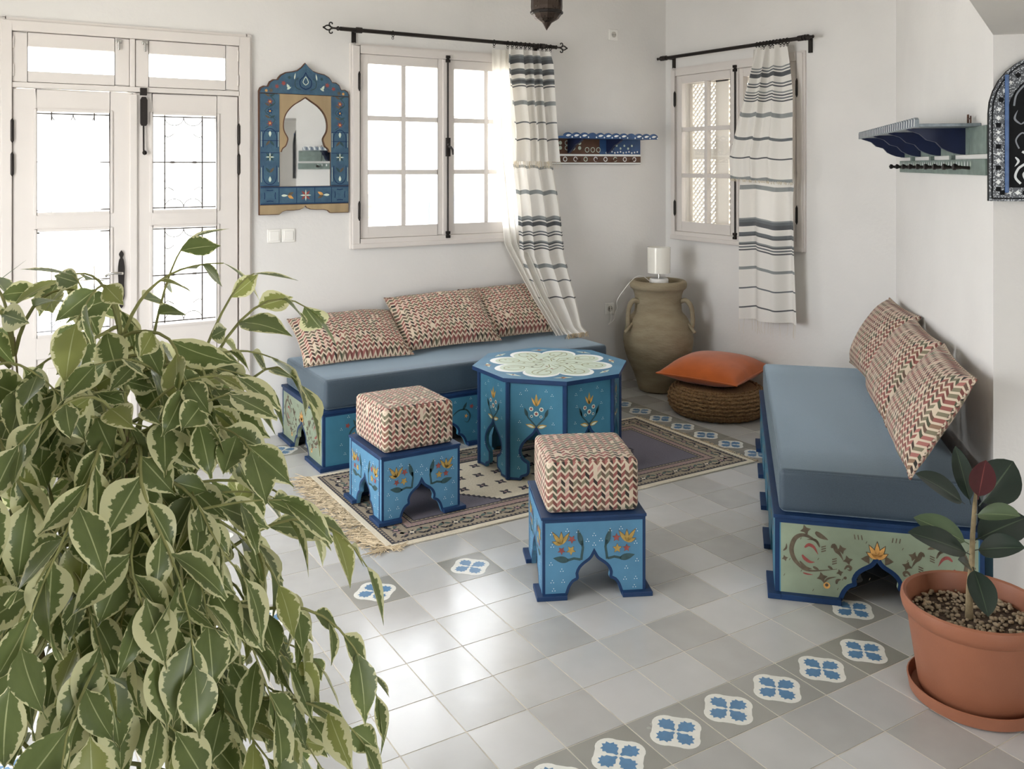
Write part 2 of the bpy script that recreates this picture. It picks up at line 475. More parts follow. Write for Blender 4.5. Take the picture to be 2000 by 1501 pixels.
# ------------------------------------------------------------------ structure
XW, YW, ZC = 3.12, 2.40, 3.00        # right wall, back wall, ceiling
WT = .24
def struct(o, label, cat):
    return tag(o, label, cat, kind='structure')
def wall_cells(mb, length, height, openings, put):
    xs = sorted({0, length, *[o[0] for o in openings], *[o[1] for o in openings]})
    zs = sorted({0, height, *[o[2] for o in openings], *[o[3] for o in openings]})
    for a, b in zip(xs, xs[1:]):
        z0 = None
        for c, d in zip(zs, zs[1:]):
            hole = any(o[0] <= a and b <= o[1] and o[2] <= c and d <= o[3] for o in openings)
            if hole:
                if z0 is not None: put(a, b, z0, c); z0 = None
            elif z0 is None: z0 = c
        if z0 is not None: put(a, b, z0, height)
# back wall: door and window openings
XL = -2.30
mb = MB()
wall_cells(mb, XW+WT-XL, ZC, [(-1.235-XL, -.02-XL, 0, 2.30), (.66-XL, 1.87-XL, 1.13, 2.26)],
           lambda a, b, c, d: mb.box(XL+a, XL+b, YW, YW+WT, c, d))
struct(mb.build('wall_back', PLASTER), 'white plaster back wall with the double door and the wider window', 'wall')
mb = MB()
wall_cells(mb, YW-.43, ZC, [(1.13-.43, 2.26-.43, 1.09, 2.24)], lambda a, b, c, d: mb.box(XW, XW+WT, .43+a, .43+b, c, d))
struct(mb.build('wall_right', PLASTER), 'white plaster wall with the small lattice-backed window', 'wall')
# diagonal wall (45 degrees) ending in a square edge
c0 = Vector((XW, .43)); c1 = Vector((1.734, -.956)); out = Vector((1, -1)).normalized()
mb = MB()
poly = [c0, c1, c1+out*.45, Vector((XW+WT, c0.y-.10))+out*.2, Vector((XW+WT, .43))]
mb.prism([(p.x, p.y) for p in poly], frame((0, 0, 0), (1, 0, 0), (0, 1, 0)), 0, ZC)
struct(mb.build('wall_diagonal', PLASTER), 'white plaster diagonal wall behind the right-hand bench', 'wall')
# left wall, out of frame; its unglazed opening is added to let in side light
mb = MB()
wall_cells(mb, YW+5.2, ZC, [(-.3+5.2, 1.3+5.2, .0, 2.3)], lambda a, b, c, d: mb.box(XL-WT, XL, -5.2+a, -5.2+b, c, d))
struct(mb.build('wall_left', PLASTER), 'white plaster wall on the left, outside the picture', 'wall')
mb = MB()
wall_cells(mb, 3.4-XL, ZC, [(-.9-XL, .1-XL, 0, 2.3)], lambda a, b, c, d: mb.box(XL+a, XL+b, -5.2-WT, -5.2, c, d))  # unseen opening added to light the foreground from behind
struct(mb.build('wall_rear', PLASTER), 'white plaster wall behind the viewer', 'wall')
mb = MB()
q = c1+out*.45
mb.prism([(q.x, q.y), (3.0, q.y-.9), (3.0, -5.2), (3.2, -5.2), (3.2, q.y-.5), (q.x+.2, q.y+.1)][::-1], frame((0, 0, 0), (1, 0, 0), (0, 1, 0)), 0, ZC)
struct(mb.build('wall_side', PLASTER), 'white plaster wall right of the viewer', 'wall')
bm_ = MB().box(XL-WT, 3.6, -5.5, YW+WT, ZC, ZC+.15)
struct(bm_.build('ceiling', CEIL), 'white plaster ceiling', 'ceiling')
# beam spanning from the diagonal wall's edge over the viewer
bd = Vector((-.896, -.444)).normalized(); bn = Vector((.444, -.896)).normalized()
e0 = c1; e1 = c1+bd*3.9
mb = MB().prism([(p.x, p.y) for p in (e0+out*.42, e0, e1, e1+bn*.38, e0+bn*.38+out*.30)], frame((0, 0, 0), (1, 0, 0), (0, 1, 0)), 2.04, ZC)
struct(mb.build('trim_1', PLASTER), 'white plaster beam overhead at the right edge', 'beam')

# floor: grout bed and cement tiles
fl = struct(MB().box(XL-WT, 3.6, -5.5, YW+WT, -.12, -.0010).build('floor', GROUT), 'grey cement tile floor with blue and white patterned border', 'floor')
S = .2
def project(p):
    v = Vector(p)-CAM
    F = Vector((math.cos(YAW), math.sin(YAW), 0)); R = Vector((math.sin(YAW), -math.cos(YAW), 0))
    d = v.dot(F)
    if d < .2: return None
    return (1000+1750.3*v.dot(R)/d, 323.4-1750.3*v.z/d, d)
def tile_mesh(name, mats, printed):
    mb = MB(); h = S/2-.0021
    mb.box(-h, h, -h, h, -.0105, 0)
    me_mb = mb
    if printed:
        XY = frame((0, 0, 0), (1, 0, 0), (0, 1, 0))
        pts = []
        for k in range(4):
            a0 = k*math.pi/2
            for i in range(9):
                a = a0+math.radians(-66+132*i/8)
                pts.append((.041*math.cos(a0)+.040*math.cos(a), .041*math.sin(a0)+.040*math.sin(a)))
        mb.flat(pts, XY, .0003, 1)
        for k in range(4):
            a = k*math.pi/2; ca, sa = math.cos(a), math.sin(a)
            lf = [(.006, -.004), (.016, -.007), (.026, -.020), (.034, -.019), (.038, -.026), (.046, -.020), (.052, -.024), (.054, -.012), (.066, -.008), (.060, 0)]
            lf = lf+[(x, -y) for x, y in reversed(lf[:-1])]
            mb.flat([(x*ca-y*sa, x*sa+y*ca) for x, y in lf], XY, .0006, 2)
    return mb.mesh(name, mats)
plain_me = tile_mesh('tile', [TILE], False)
print_me = tile_mesh('patterned_tile', [TILED, TILEW, TILEB], True)
patterned = set()
for i in range(-9, 6): patterned.add((i, 4))
for k in range(6): patterned.add((6+k, 3-k))
for j in range(-11, -2): patterned.add((11, j))
for i in range(-10, 12): patterned.add((i, -11))
for k in (1, -1, -3, -5, -7): patterned.add((k, -2))
patterned |= {(-7, -8), (-3, -6), (-7, 0), (-7, -5)}
cells = []
for i in range(-12, 16):
    for j in range(-12, 26):
        x, y = (i+.5)*S, -(j+.5)*S
        if x > XW-.0 or y > YW or (x-y) > 2.72+.1: continue
        pr = project((x, y, 0))
        vis = pr is not None and -60 < pr[0] < 2060 and 300 < pr[1] < 1600
        cells.append((0 if vis else 1, pr[2] if pr else 99, i, j, x, y))
cells.sort()
rest = MB()
for n_, (hid, d, i, j, x, y) in enumerate(cells):
    pat = (i, j) in patterned
    if (n_ < 300 and not hid) or (pat and not hid):
        link('patterned_tile' if pat else 'tile', print_me if pat else plain_me, fl, (x, y, 0))
    else:
        h = S/2-.0021
        rest.box(x-h, x+h, y-h, y+h, -.0105, 0)
tag(rest.build('far_tiles', TILE, fl), kind='stuff')

# outside: courtyard ground, wall, blue door
struct(MB().box(-6, 9, YW+WT, 9, -.3, -.12).box(-9, XL-WT, -9, 9, -.3, -.12).box(3.6, 9, -2, 9, -.31, -.13).box(-6, 9, -9, -5.5, -.3, -.12).build('ground', STONE), 'pale stone courtyard ground outside', 'ground')
struct(MB().box(-6, 9, 7.2, 7.4, -.12, 2.2).build('wall_courtyard', WHITEWASH), 'sunlit white courtyard wall outside', 'wall')
cd = thing('courtyard_door', 'pale blue door in the courtyard seen through the window', 'door', (3.66, 7.14, -.12), 0)
PB = mat('pale_blue_paint', '#7a92b8', .5)
bx('door_leaf', (-.3, .3, -.03, .03, 0, 1.36), PB, cd, .005)
for a in (-.14, .14):
    for z in (.12, .75): bx('door_panel', (a-.10, a+.10, -.05, -.028, z, z+.5), PB, cd, .008)
tr = thing('courtyard_tree', 'grey weathered tree stump outside the window', 'tree', (2.45, 6.6, -.12), 0)
random.seed(3)
MB().tube([(.03, 0, 0), (.03, 0, .5), (-.01, 0, .9), (.0, 0, 1.2), (-.06, 0, 1.36)], [.12, .1, .05, .06, .07], 8).build('trunk', mat('grey_bark', '#77746e', .9, var=.3, vscale=20, bump=.5, bscale=30), tr, smooth=60)

# ------------------------------------------------------------------ door_1
D = struct(link('door_1', None, None, (0, 0, 0)), 'white double door with glazed iron-grille panels and transom lights', 'door')
def bars(mb, x0, x1, z0, z1, y0, y1, w, h=None, mi=0):
    h = h or w
    mb.box(x0, x0+w, y0, y1, z0, z1, mi); mb.box(x1-w, x1, y0, y1, z0, z1, mi)
    mb.box(x0+w, x1-w, y0, y1, z0, z0+h, mi); mb.box(x0+w, x1-w, y0, y1, z1-h, z1, mi)
fm = MB()
fm.box(-1.249, -1.203, 2.372, 2.50, 0, 2.312); fm.box(-.068, -.007, 2.372, 2.50, 0, 2.312)
fm.box(-1.203, -.068, 2.372, 2.50, 2.258, 2.312); fm.box(-1.203, -.068, 2.380, 2.50, 1.972, 2.000)
fm.box(-.648, -.622, 2.380, 2.50, 2.000, 2.258)
fm.build('door_frame', TRIM, D, bevel=.004)
rb = MB()      # rebate stops behind the leaves
rb.box(-1.212, -1.180, 2.436, 2.455, .0, 1.98); rb.box(-.092, -.060, 2.436, 2.455, 0, 1.98); rb.box(-.655, -.610, 2.436, 2.455, .0, 1.97)
rb.box(-.61, -.092, 2.436, 2.455, 1.945, 1.98); rb.box(-1.21, -.06, 2.436, 2.455, 2.235, 2.27); rb.box(-1.21, -.06, 2.436, 2.455, 1.99, 2.02)
rb.box(-1.212, -1.18, 2.436, 2.455, 1.98, 2.27); rb.box(-.092, -.06, 2.436, 2.455, 1.98, 2.27); rb.box(-.66, -.61, 2.436, 2.455, 1.98, 2.27)
rb.box(-1.18, -.092, 2.436, 2.455, 0, .04)
rb.build('door_stop', TRIM, D)
ar = MB(); bars(ar, -1.262, .006, -.0, 2.326, 2.384, 2.402, .03)
ar.build('architrave', TRIM, D, bevel=.004)
for x0, x1, px0, px1, lx in ((-1.200, -.650, -1.134, -.721, -.704), (-.619, -.071, -.554, -.142, -.573)):
    t = MB(); t.box(x0, px0, 2.388, 2.428, 2.003, 2.254); t.box(px1, x1, 2.388, 2.428, 2.003, 2.254)
    t.box(px0, px1, 2.388, 2.428, 2.003, 2.058); t.box(px0, px1, 2.388, 2.428, 2.183, 2.254)
    tl = t.build('transom_sash', TRIM, D, bevel=.003)
    bx('pane', (px0-.005, px1+.005, 2.405, 2.409, 2.05, 2.19), GLASS, tl)
    MB().box(lx-.016, lx+.016, 2.374, 2.389, 2.228, 2.248).box(lx-.006, lx+.006, 2.366, 2.376, 2.19, 2.24).build('latch', CHROME, tl, bevel=.004)
    for z in (2.06, 2.20):
        hx = x0+.004 if x0 < -1 else x1-.004
        MB().tube([(hx, 2.384, z-.03), (hx, 2.384, z+.03)], .005).build('hinge', TRIM, tl)
def leaf(x0, x1, px0, px1, side):
    m_ = MB(); y0, y1 = 2.388, 2.432
    m_.box(x0, px0, y0, y1, .012, 1.966); m_.box(px1, x1, y0, y1, .012, 1.966)
    for a, b in ((.012, .16), (.58, .705), (1.237, 1.333), (1.855, 1.966)): m_.box(px0, px1, y0, y1, a, b)
    o = m_.build('door_leaf', TRIM, D, bevel=.003)
    pb = MB().box(px0-.005, px1+.005, 2.398, 2.42, .155, .585); pb.box(px0+.05, px1-.05, 2.390, 2.40, .21, .53)
    pb.build('panel', TRIM, o, bevel=.004)
    for z0, z1 in ((.705, 1.237), (1.333, 1.855)):
        mo = MB(); bars(mo, px0-.012, px1+.012, z0-.012, z1+.012, 2.380, 2.394, .014)
        mo.build('pane_moulding', TRIM, o, bevel=.003)
        bx('pane', (px0-.004, px1+.004, 2.408, 2.412, z0-.004, z1+.004), GLASS, o)
        g_ = MB(); y = 2.428; r = .0042; w = px1-px0
        xa, xb = px0+w*.21, px1-w*.21
        for x in (xa, xb): g_.tube([(x, y, z0), (x, y, z1)], r, 6)
        zm = z0+.5*(z1-z0)
        g_.tube([(px0, y, zm), (px1, y, zm)], r, 6)
        for z in (z0+.01, z1-.01): g_.tube([(px0, y, z), (px1, y, z)], r, 6)
        for zb, sg in ((z1-.012, -1), (z0+.012, 1)):
            for cx, rr in ((xa+(xb-xa)*.25, (xb-xa)*.25), (xa+(xb-xa)*.75, (xb-xa)*.25)):
                g_.tube([(cx+rr*math.cos(math.pi*i/10), y, zb+sg*.0+sg*rr*.9*math.sin(math.pi*i/10)) for i in range(11)], .0026, 5)
            for x, sx in ((xa, 1), (xb, -1)):
                g_.tube([(x+sx*.05*(1-math.cos(math.pi/2*i/6)), y, zb+sg*.09-sg*.09*math.sin(math.pi/2*i/6)*0+sg*.02*math.sin(math.pi*i/6)) for i in range(7)], .0026, 5)
        for x in (xa, xb):
            for q_ in (.1, .3, .38, .62, .7, .9): g_.ball((x, y, z0+(z1-z0)*q_), .006, 6)
        for q_ in (.33, .67): g_.lathe([(.001, -.02), (.007, -.008), (.007, .008), (.001, .02)], 6, (px0+w*q_, y, zm), 0, (1, 0, 0))
        g_.build('iron_grille', BLACKIRON, o)
    hx = x0-.004 if side < 0 else x1+.004
    for za, zb in ((1.69, 1.815), (1.52, 1.645), (.83, .93)):
        MB().tube([(hx, 2.376, za), (hx, 2.376, za+.012), (hx, 2.376, zb-.012), (hx, 2.376, zb)], [.002, .009, .009, .002], 8).build('hinge', BLACKIRON, o)
    return o
lf = leaf(-1.198, -.637, -1.094, -.744, -1)
rt = leaf(-.631, -.076, -.536, -.190, 1)
bx('astragal', (-.650, -.612, 2.374, 2.390, .012, 1.960), TRIM, rt, .004)
bo = MB().box(-.598, -.564, 2.366, 2.390, 1.955, 1.995)
bo.prism([(-.018, .012), (-.012, 0), (.012, 0), (.018, .012), (.018, .140), (.010, .156), (-.010, .156), (-.018, .140)], frame((-.581, 2.372, 1.79), (1, 0, 0), (0, 0, 1)), 0, .014)
bo.tube([(-.581, 2.372, 1.80), (-.581, 2.368, 1.66), (-.577, 2.362, 1.648)], [.005, .005, .008], 8)
bo.ball((-.577, 2.362, 1.645), .013, 8)
bo.build('top_bolt', BLACKIRON, rt, bevel=.002)
hp = smoothpts([(0, -.155), (.010, -.14), (.006, -.12), (.016, -.09), (.014, -.02), (.017, .05), (.012, .10), (.006, .115), (.012, .135), (0, .155)], 3)
MB().prism([(x, z) for x, z in hp]+[(-x, z) for x, z in reversed(hp[1:-1])], frame((-.691, 2.384, .968), (1, 0, 0), (0, 0, 1)), 0, .008).build('handle_plate', BLACKIRON, lf)
MB().tube([(-.691, 2.38, 1.003), (-.691, 2.345, 1.003), (-.705, 2.335, 1.006), (-.745, 2.335, 1.008), (-.768, 2.335, 1.0), (-.776, 2.335, .992)], [.008, .008, .008, .007, .007, .009], 10).build('lever_handle', CHROME, lf, smooth=60)

# ------------------------------------------------------------------ windows
def espagnolette(mb, x, y, z0, z1, zh):
    mb.tube([(x, y, z0+.02), (x, y, z1-.02)], .0058, 8)
    for z in (z0, z1-.045):
        mb.box(x-.013, x+.013, y-.01, y+.022, z, z+.018); mb.box(x-.013, x+.013, y-.01, y+.022, z+.026, z+.044)
        mb.box(x-.008, x+.008, y-.006, y+.02, z, z+.044)
    mb.box(x-.013, x+.013, y-.012, y+.02, zh-.06, zh+.06)
    mb.tube([(x, y-.01, zh), (x+.004, y-.035, zh), (x+.012, y-.045, zh-.02), (x+.014, y-.045, zh-.05)], [.007, .007, .008, .005], 8)
    mb.ball((x, y-.014, zh+.015), .012, 8)
def window(name, label, W, z0, z1, sash_w, cols, rows, split, rim=.063):
    """built in a local frame: x along the wall, -y into the room, wall face at y=0; x from 0 to W"""
    root = struct(link(name, None, None), label, 'window')
    f = MB(); bars(f, 0, W, z0, z1, -.026, .10, rim*.72, rim*.78)
    f.build('window_frame', TRIM, root, bevel=.004)
    a = MB(); bars(a, -.012, W+.012, z0-.012, z1+.012, -.014, .004, .03)
    a.build('architrave', TRIM, root, bevel=.004)
    sx0, sx1 = rim*.72+.003, W-rim*.72-.003; sz0, sz1 = z0+rim*.8, z1-rim*.8
    mid = split
    for k, (a0, a1) in enumerate(((sx0, mid-.002), (mid+.002, sx1))):
        st = .057; bt = .072; top = .058
        m_ = MB(); y0, y1 = -.012, .030
        m_.box(a0, a0+st, y0, y1, sz0, sz1); m_.box(a1-st, a1, y0, y1, sz0, sz1)
        m_.box(a0+st, a1-st, y0, y1, sz0, sz0+bt); m_.box(a0+st, a1-st, y0, y1, sz1-top, sz1)
        gx0, gx1, gz0, gz1 = a0+st, a1-st, sz0+bt, sz1-top
        mw = .031
        for c in range(1, cols):
            x = gx0+(gx1-gx0)*c/cols; m_.box(x-mw/2, x+mw/2, y0+.003, y1, gz0, gz1)
        for r in range(1, rows):
            z = gz0+(gz1-gz0)*r/rows
            for c in range(cols):
                xa = gx0+(gx1-gx0)*c/cols+(mw/2 if c else 0); xb = gx0+(gx1-gx0)*(c+1)/cols-(mw/2 if c < cols-1 else 0)
                m_.box(xa, xb, y0+.003, y1, z-mw/2, z+mw/2)
        s_ = m_.build('sash', TRIM, root, bevel=.003)
        for c in range(cols):
            for r in range(rows):
                bx('pane', (gx0+(gx1-gx0)*c/cols+.006, gx0+(gx1-gx0)*(c+1)/cols-.006, .008, .011,
                            gz0+(gz1-gz0)*r/rows+.006, gz0+(gz1-gz0)*(r+1)/rows-.006), GLASS, s_)
        hx = a0-.006 if k == 0 else a1+.006
        for zc in (sz0+.17, sz1-.17):
            MB().tube([(hx, -.024, zc-.062), (hx, -.024, zc-.045), (hx, -.024, zc+.045), (hx, -.024, zc+.062)], [.002, .0095, .0095, .002], 8).build('hinge', BLACKIRON, s_, smooth=60)
        if k == 1:
            bx('astragal', (mid-.028, mid+.024, -.024, -.010, sz0, sz1), TRIM, s_, .004)
            e = MB(); espagnolette(e, mid+.003, -.032, sz0-.02, sz1+.025, sz0+.50*(sz1-sz0)); e.build('espagnolette_bolt', BLACKIRON, s_, smooth=40)
    sl = MB().box(-.004, W+.004, -.034, .0, z0-.012, z0+.02); sl.build('window_sill', TRIM, root, bevel=.006)
    return root
w1 = window('window_1', 'white twelve-pane window between the carved mirror and the striped curtain', 1.29, 1.078, 2.312, .5, 2, 3, .643)
w1.location = (.612, YW, 0)
w2 = window('window_2', 'white twelve-pane window before a lattice screen on the right wall', 1.235, 1.042, 2.288, .5, 2, 3, .66)
w2.location = (XW, 2.315, 0); w2.rotation_euler = (0, 0, -H)
# lattice screen outside window_2
lt = MB()
bars(lt, 2.26-1.13-1.13, 1.13, 1.09, 2.24, .115, .145, .03, .06)
lt.box(.27, .40, .115, .145, 1.14, 2.2); lt.box(.66, .78, .115, .145, 1.14, 2.2); lt.box(1.03, 1.10, .115, .145, 1.14, 2.2); lt.box(.03, 1.05, .116, .144, 1.62, 1.70)
def lattice(x0, x1, z0, z1, p=.042, w=.016):
    for sg in (1, -1):
        k = -40
        while k < 60:
            c = x0+k*p*1.0
            # line x = c + sg*(z - z0)
            za, zb = z0, z1
            xa, xb = c+sg*0, c+sg*(z1-z0)
            lo, hi = sorted(((x0-c)/sg, (x1-c)/sg)); lo = max(lo, 0); hi = min(hi, z1-z0)
            if hi-lo > .01:
                A = Vector((c+sg*lo, z0+lo)); B = Vector((c+sg*hi, z0+hi)); d = (B-A).normalized()*1; nn = Vector((-d.y, d.x))*w/2
                y0, y1 = (.122, .129) if sg > 0 else (.129, .136)
                lt.prism([tuple(A-nn), tuple(B-nn), tuple(B+nn), tuple(A+nn)], frame((0, 0, 0), (1, 0, 0), (0, 0, 1)), -y1, -y0)
            k += 1
for xa, xb in ((.03, .27), (.40, .66), (.78, 1.03)):
    for za, zb in ((1.15, 1.62), (1.70, 2.18)): lattice(xa, xb, za, zb)
o = lt.build('lattice_screen', mat('cream_lattice_paint', '#fffaf0', .7), w2); o.location = (.055, 0, 0)
# ------------------------------------------------------------------ furniture
PAL = [NAVY, YEL, RED, GRN, WHITEP, OLIVE, ORANGEP, PALE, GOLD]
nNAVY, nYEL, nRED, nGRN, nWHT, nOLV, nORG, nPALE, nGOLD = range(9)
T1, T2, T3 = .0006, .0011, .0016          # paint layers above a panel

def tulip(mb, c, s, fr, t, mi, lean=0):
    """three-pointed lily"""
    for a, l in ((90+lean, 1.0), (58+lean, .85), (122+lean, .85)):
        leafshape(mb, c, .034*s*l, .014*s, math.radians(a), fr, t, mi)
    disc(mb, (c[0], c[1]+.003*s), .008*s, fr, t, mi, 8)
def stool_art(fr, h=.295):
    mb = MB(); t = T1
    for sg in (-1, 1):
        q = lambda x, z: (sg*x, z)
        ang = lambda d: math.radians(d if sg > 0 else 180-d)
        # stems and leaves rising from the arch
        stroke(mb, [q(.048, .135), q(.046, .155), q(.042, .18), q(.046, .205)], .009, fr, t, nGRN)
        leafshape(mb, q(.044, .185), .065, .020, ang(75), fr, t, nGRN)
        stroke(mb, [q(.050, .137), q(.075, .142), q(.10, .136)], .009, fr, t, nGRN)
        leafshape(mb, q(.092, .134), .062, .024, ang(12), fr, t, nGRN)
        # yellow lily, with dark outline behind it
        for k, sc in ((nOLV, 1.12), (nYEL, 1.0)):
            tt = t if k == nOLV else T2
            for d, l in ((55, .055), (90, .044), (125, .050), (20, .034)):
                leafshape(mb, q(.122, .194), l*sc, .014*sc, ang(d), fr, tt, k)
        for x, z, k, r in ((.083, .212, nRED, .015), (.086, .172, nYEL, .017), (.121, .172, nRED, .014)):
            blossom(mb, q(x, z), r*1.15, 5, fr, t, nOLV, .3*sg); blossom(mb, q(x, z), r, 5, fr, T2, k, .3*sg, .5)
        for x, z in ((.157, .235), (.155, .19), (.16, .125), (.155, .06), (.12, .10), (.10, .245), (.06, .24), (.115, .06), (.15, .03), (.025, .205)):
            dots3(mb, q(x, z), fr, t, nWHT)
    dots3(mb, (0, .225), fr, t, nWHT); dots3(mb, (0, .19), fr, t, nWHT)
    return mb

def rbox_mesh(name, m, sx, sy, sz, r, puff=0.0, seg=4, sub=8):
    """upholstered block: rounded box resting on z=0, slightly domed"""
    bm = bmesh.new()
    bmesh.ops.create_cube(bm, size=1)
    for v in bm.verts: v.co = Vector((v.co.x*sx, v.co.y*sy, v.co.z*sz))
    bmesh.ops.bevel(bm, geom=list(bm.edges), offset=r, segments=seg, affect='EDGES', profile=.5)
    bmesh.ops.subdivide_edges(bm, edges=[e for e in bm.edges if e.calc_length() > .08], cuts=sub, use_grid_fill=True)
    for v in bm.verts:
        x, y, z = v.co
        if puff:
            fx = max(0, 1-(2*x/sx)**2); fy = max(0, 1-(2*y/sy)**2); fz = max(0, 1-(2*z/sz)**2)
            if z > sz*.3: v.co.z += puff*fx*fy
            v.co.x += (puff*.6*fy*fz)*(1 if x > 0 else -1)*(abs(2*x/sx) > .8)
            v.co.y += (puff*.6*fx*fz)*(1 if y > 0 else -1)*(abs(2*y/sy) > .8)
        v.co.z += sz/2
    me = bpy.data.meshes.new(name); bm.to_mesh(me); bm.free()
    me.materials.append(m); me.shade_smooth(); me.update(); box_uv(me)
    return me

def piped(me_obj, sx, sy, z, r, m, parent, inset=.012):
    """welt cord round the top of a block cushion"""
    a, b = sx/2-inset, sy/2-inset; c = .02; pts = []
    for cx, cy, a0 in ((a-c, b-c, 0), (-a+c, b-c, 90), (-a+c, -b+c, 180), (a-c, -b+c, 270)):
        for k in range(5):
            an = math.radians(a0+90*k/4); pts.append((cx+c*math.cos(an), cy+c*math.sin(an), z))
    pts.append(pts[0])
    o = MB().tube(pts, r, 6, caps=False).build('piping', m, parent, boxuv=True, smooth=60)
    return o

def stool(label, loc, rz):
    t = thing('stool', label, 'stool', loc, rz, 'painted stools with zigzag cushions')
    w, h, th = .384, .285, .018
    pol = arch_panel(-w/2, w/2, h, [(0, .205, .155)])
    for k in range(4):
        a = k*math.pi/2
        fr = frame(Matrix.Rotation(a, 3, 'Z') @ Vector((0, -w/2+th, 0)), Matrix.Rotation(a, 3, 'Z') @ Vector((1, 0, 0)), (0, 0, 1))
        if k % 2 == 0: pp = pol
        else: pp = [(x*(w-2*th)/w if abs(x) > .15 else x, z) for x, z in pol]
        p = MB().prism(pp, fr, 0, th).build('side_panel', BLUE, t)
        f2 = (fr[0]+fr[3]*th, fr[1], fr[2], fr[3])
        e = MB(); edging(e, pp, .011, f2, T1*.5, 0); e.build('painted_edge', NAVY, p)
        tag(stool_art(f2).build('painted_flowers', PAL, p), kind='stuff')
    MB().box(-w/2-.004, w/2+.004, -w/2-.004, w/2+.004, h, h+.011).build('top_board', NAVY, t, bevel=.002)
    for sx in (-1, 1):
        for sy in (-1, 1):
            o_, i_, g_ = w/2+.022, w/2-.002, .1025
            L_ = [(g_, o_), (g_, i_-th), (i_-th, i_-th), (i_-th, g_), (o_, g_), (o_, o_)]
            L_ = [(sx*a, sy*b) for a, b in L_]
            if sx*sy > 0: L_ = L_[::-1]
            L_ = L_[::-1]
            MB().prism(L_, frame((0, 0, 0), (1, 0, 0), (0, 1, 0)), 0.0, .017).build('foot', NAVY, t, bevel=.002)
    c = link('seat_cushion', rbox_mesh('seat_cushion', CHEV, .345, .345, .195, .022, .010), t, (0, 0, h+.012))
    piped(c, .345, .345, .188, .004, CHEV, c); piped(c, .345, .345, .012, .004, CHEV, c)
    return t
stool('painted blue stool with zigzag cushion standing on the rug', (.340, 1.020, .0125), 0)
s2c = Vector((.372, -.077)); d2 = Vector((.754+.010-.372, -.254-.372*0+.077*0+.0+.0)) if False else Vector((.382, -.177))
an2 = math.atan2(-.177, .382)
nrm = Vector((-math.sin(an2), math.cos(an2)))
ctr = Vector((.372, -.077))+Vector((math.cos(an2), math.sin(an2)))*.212+nrm*.212
stool('painted blue stool with zigzag cushion standing on the bare tiles', (ctr.x, ctr.y, 0), an2)

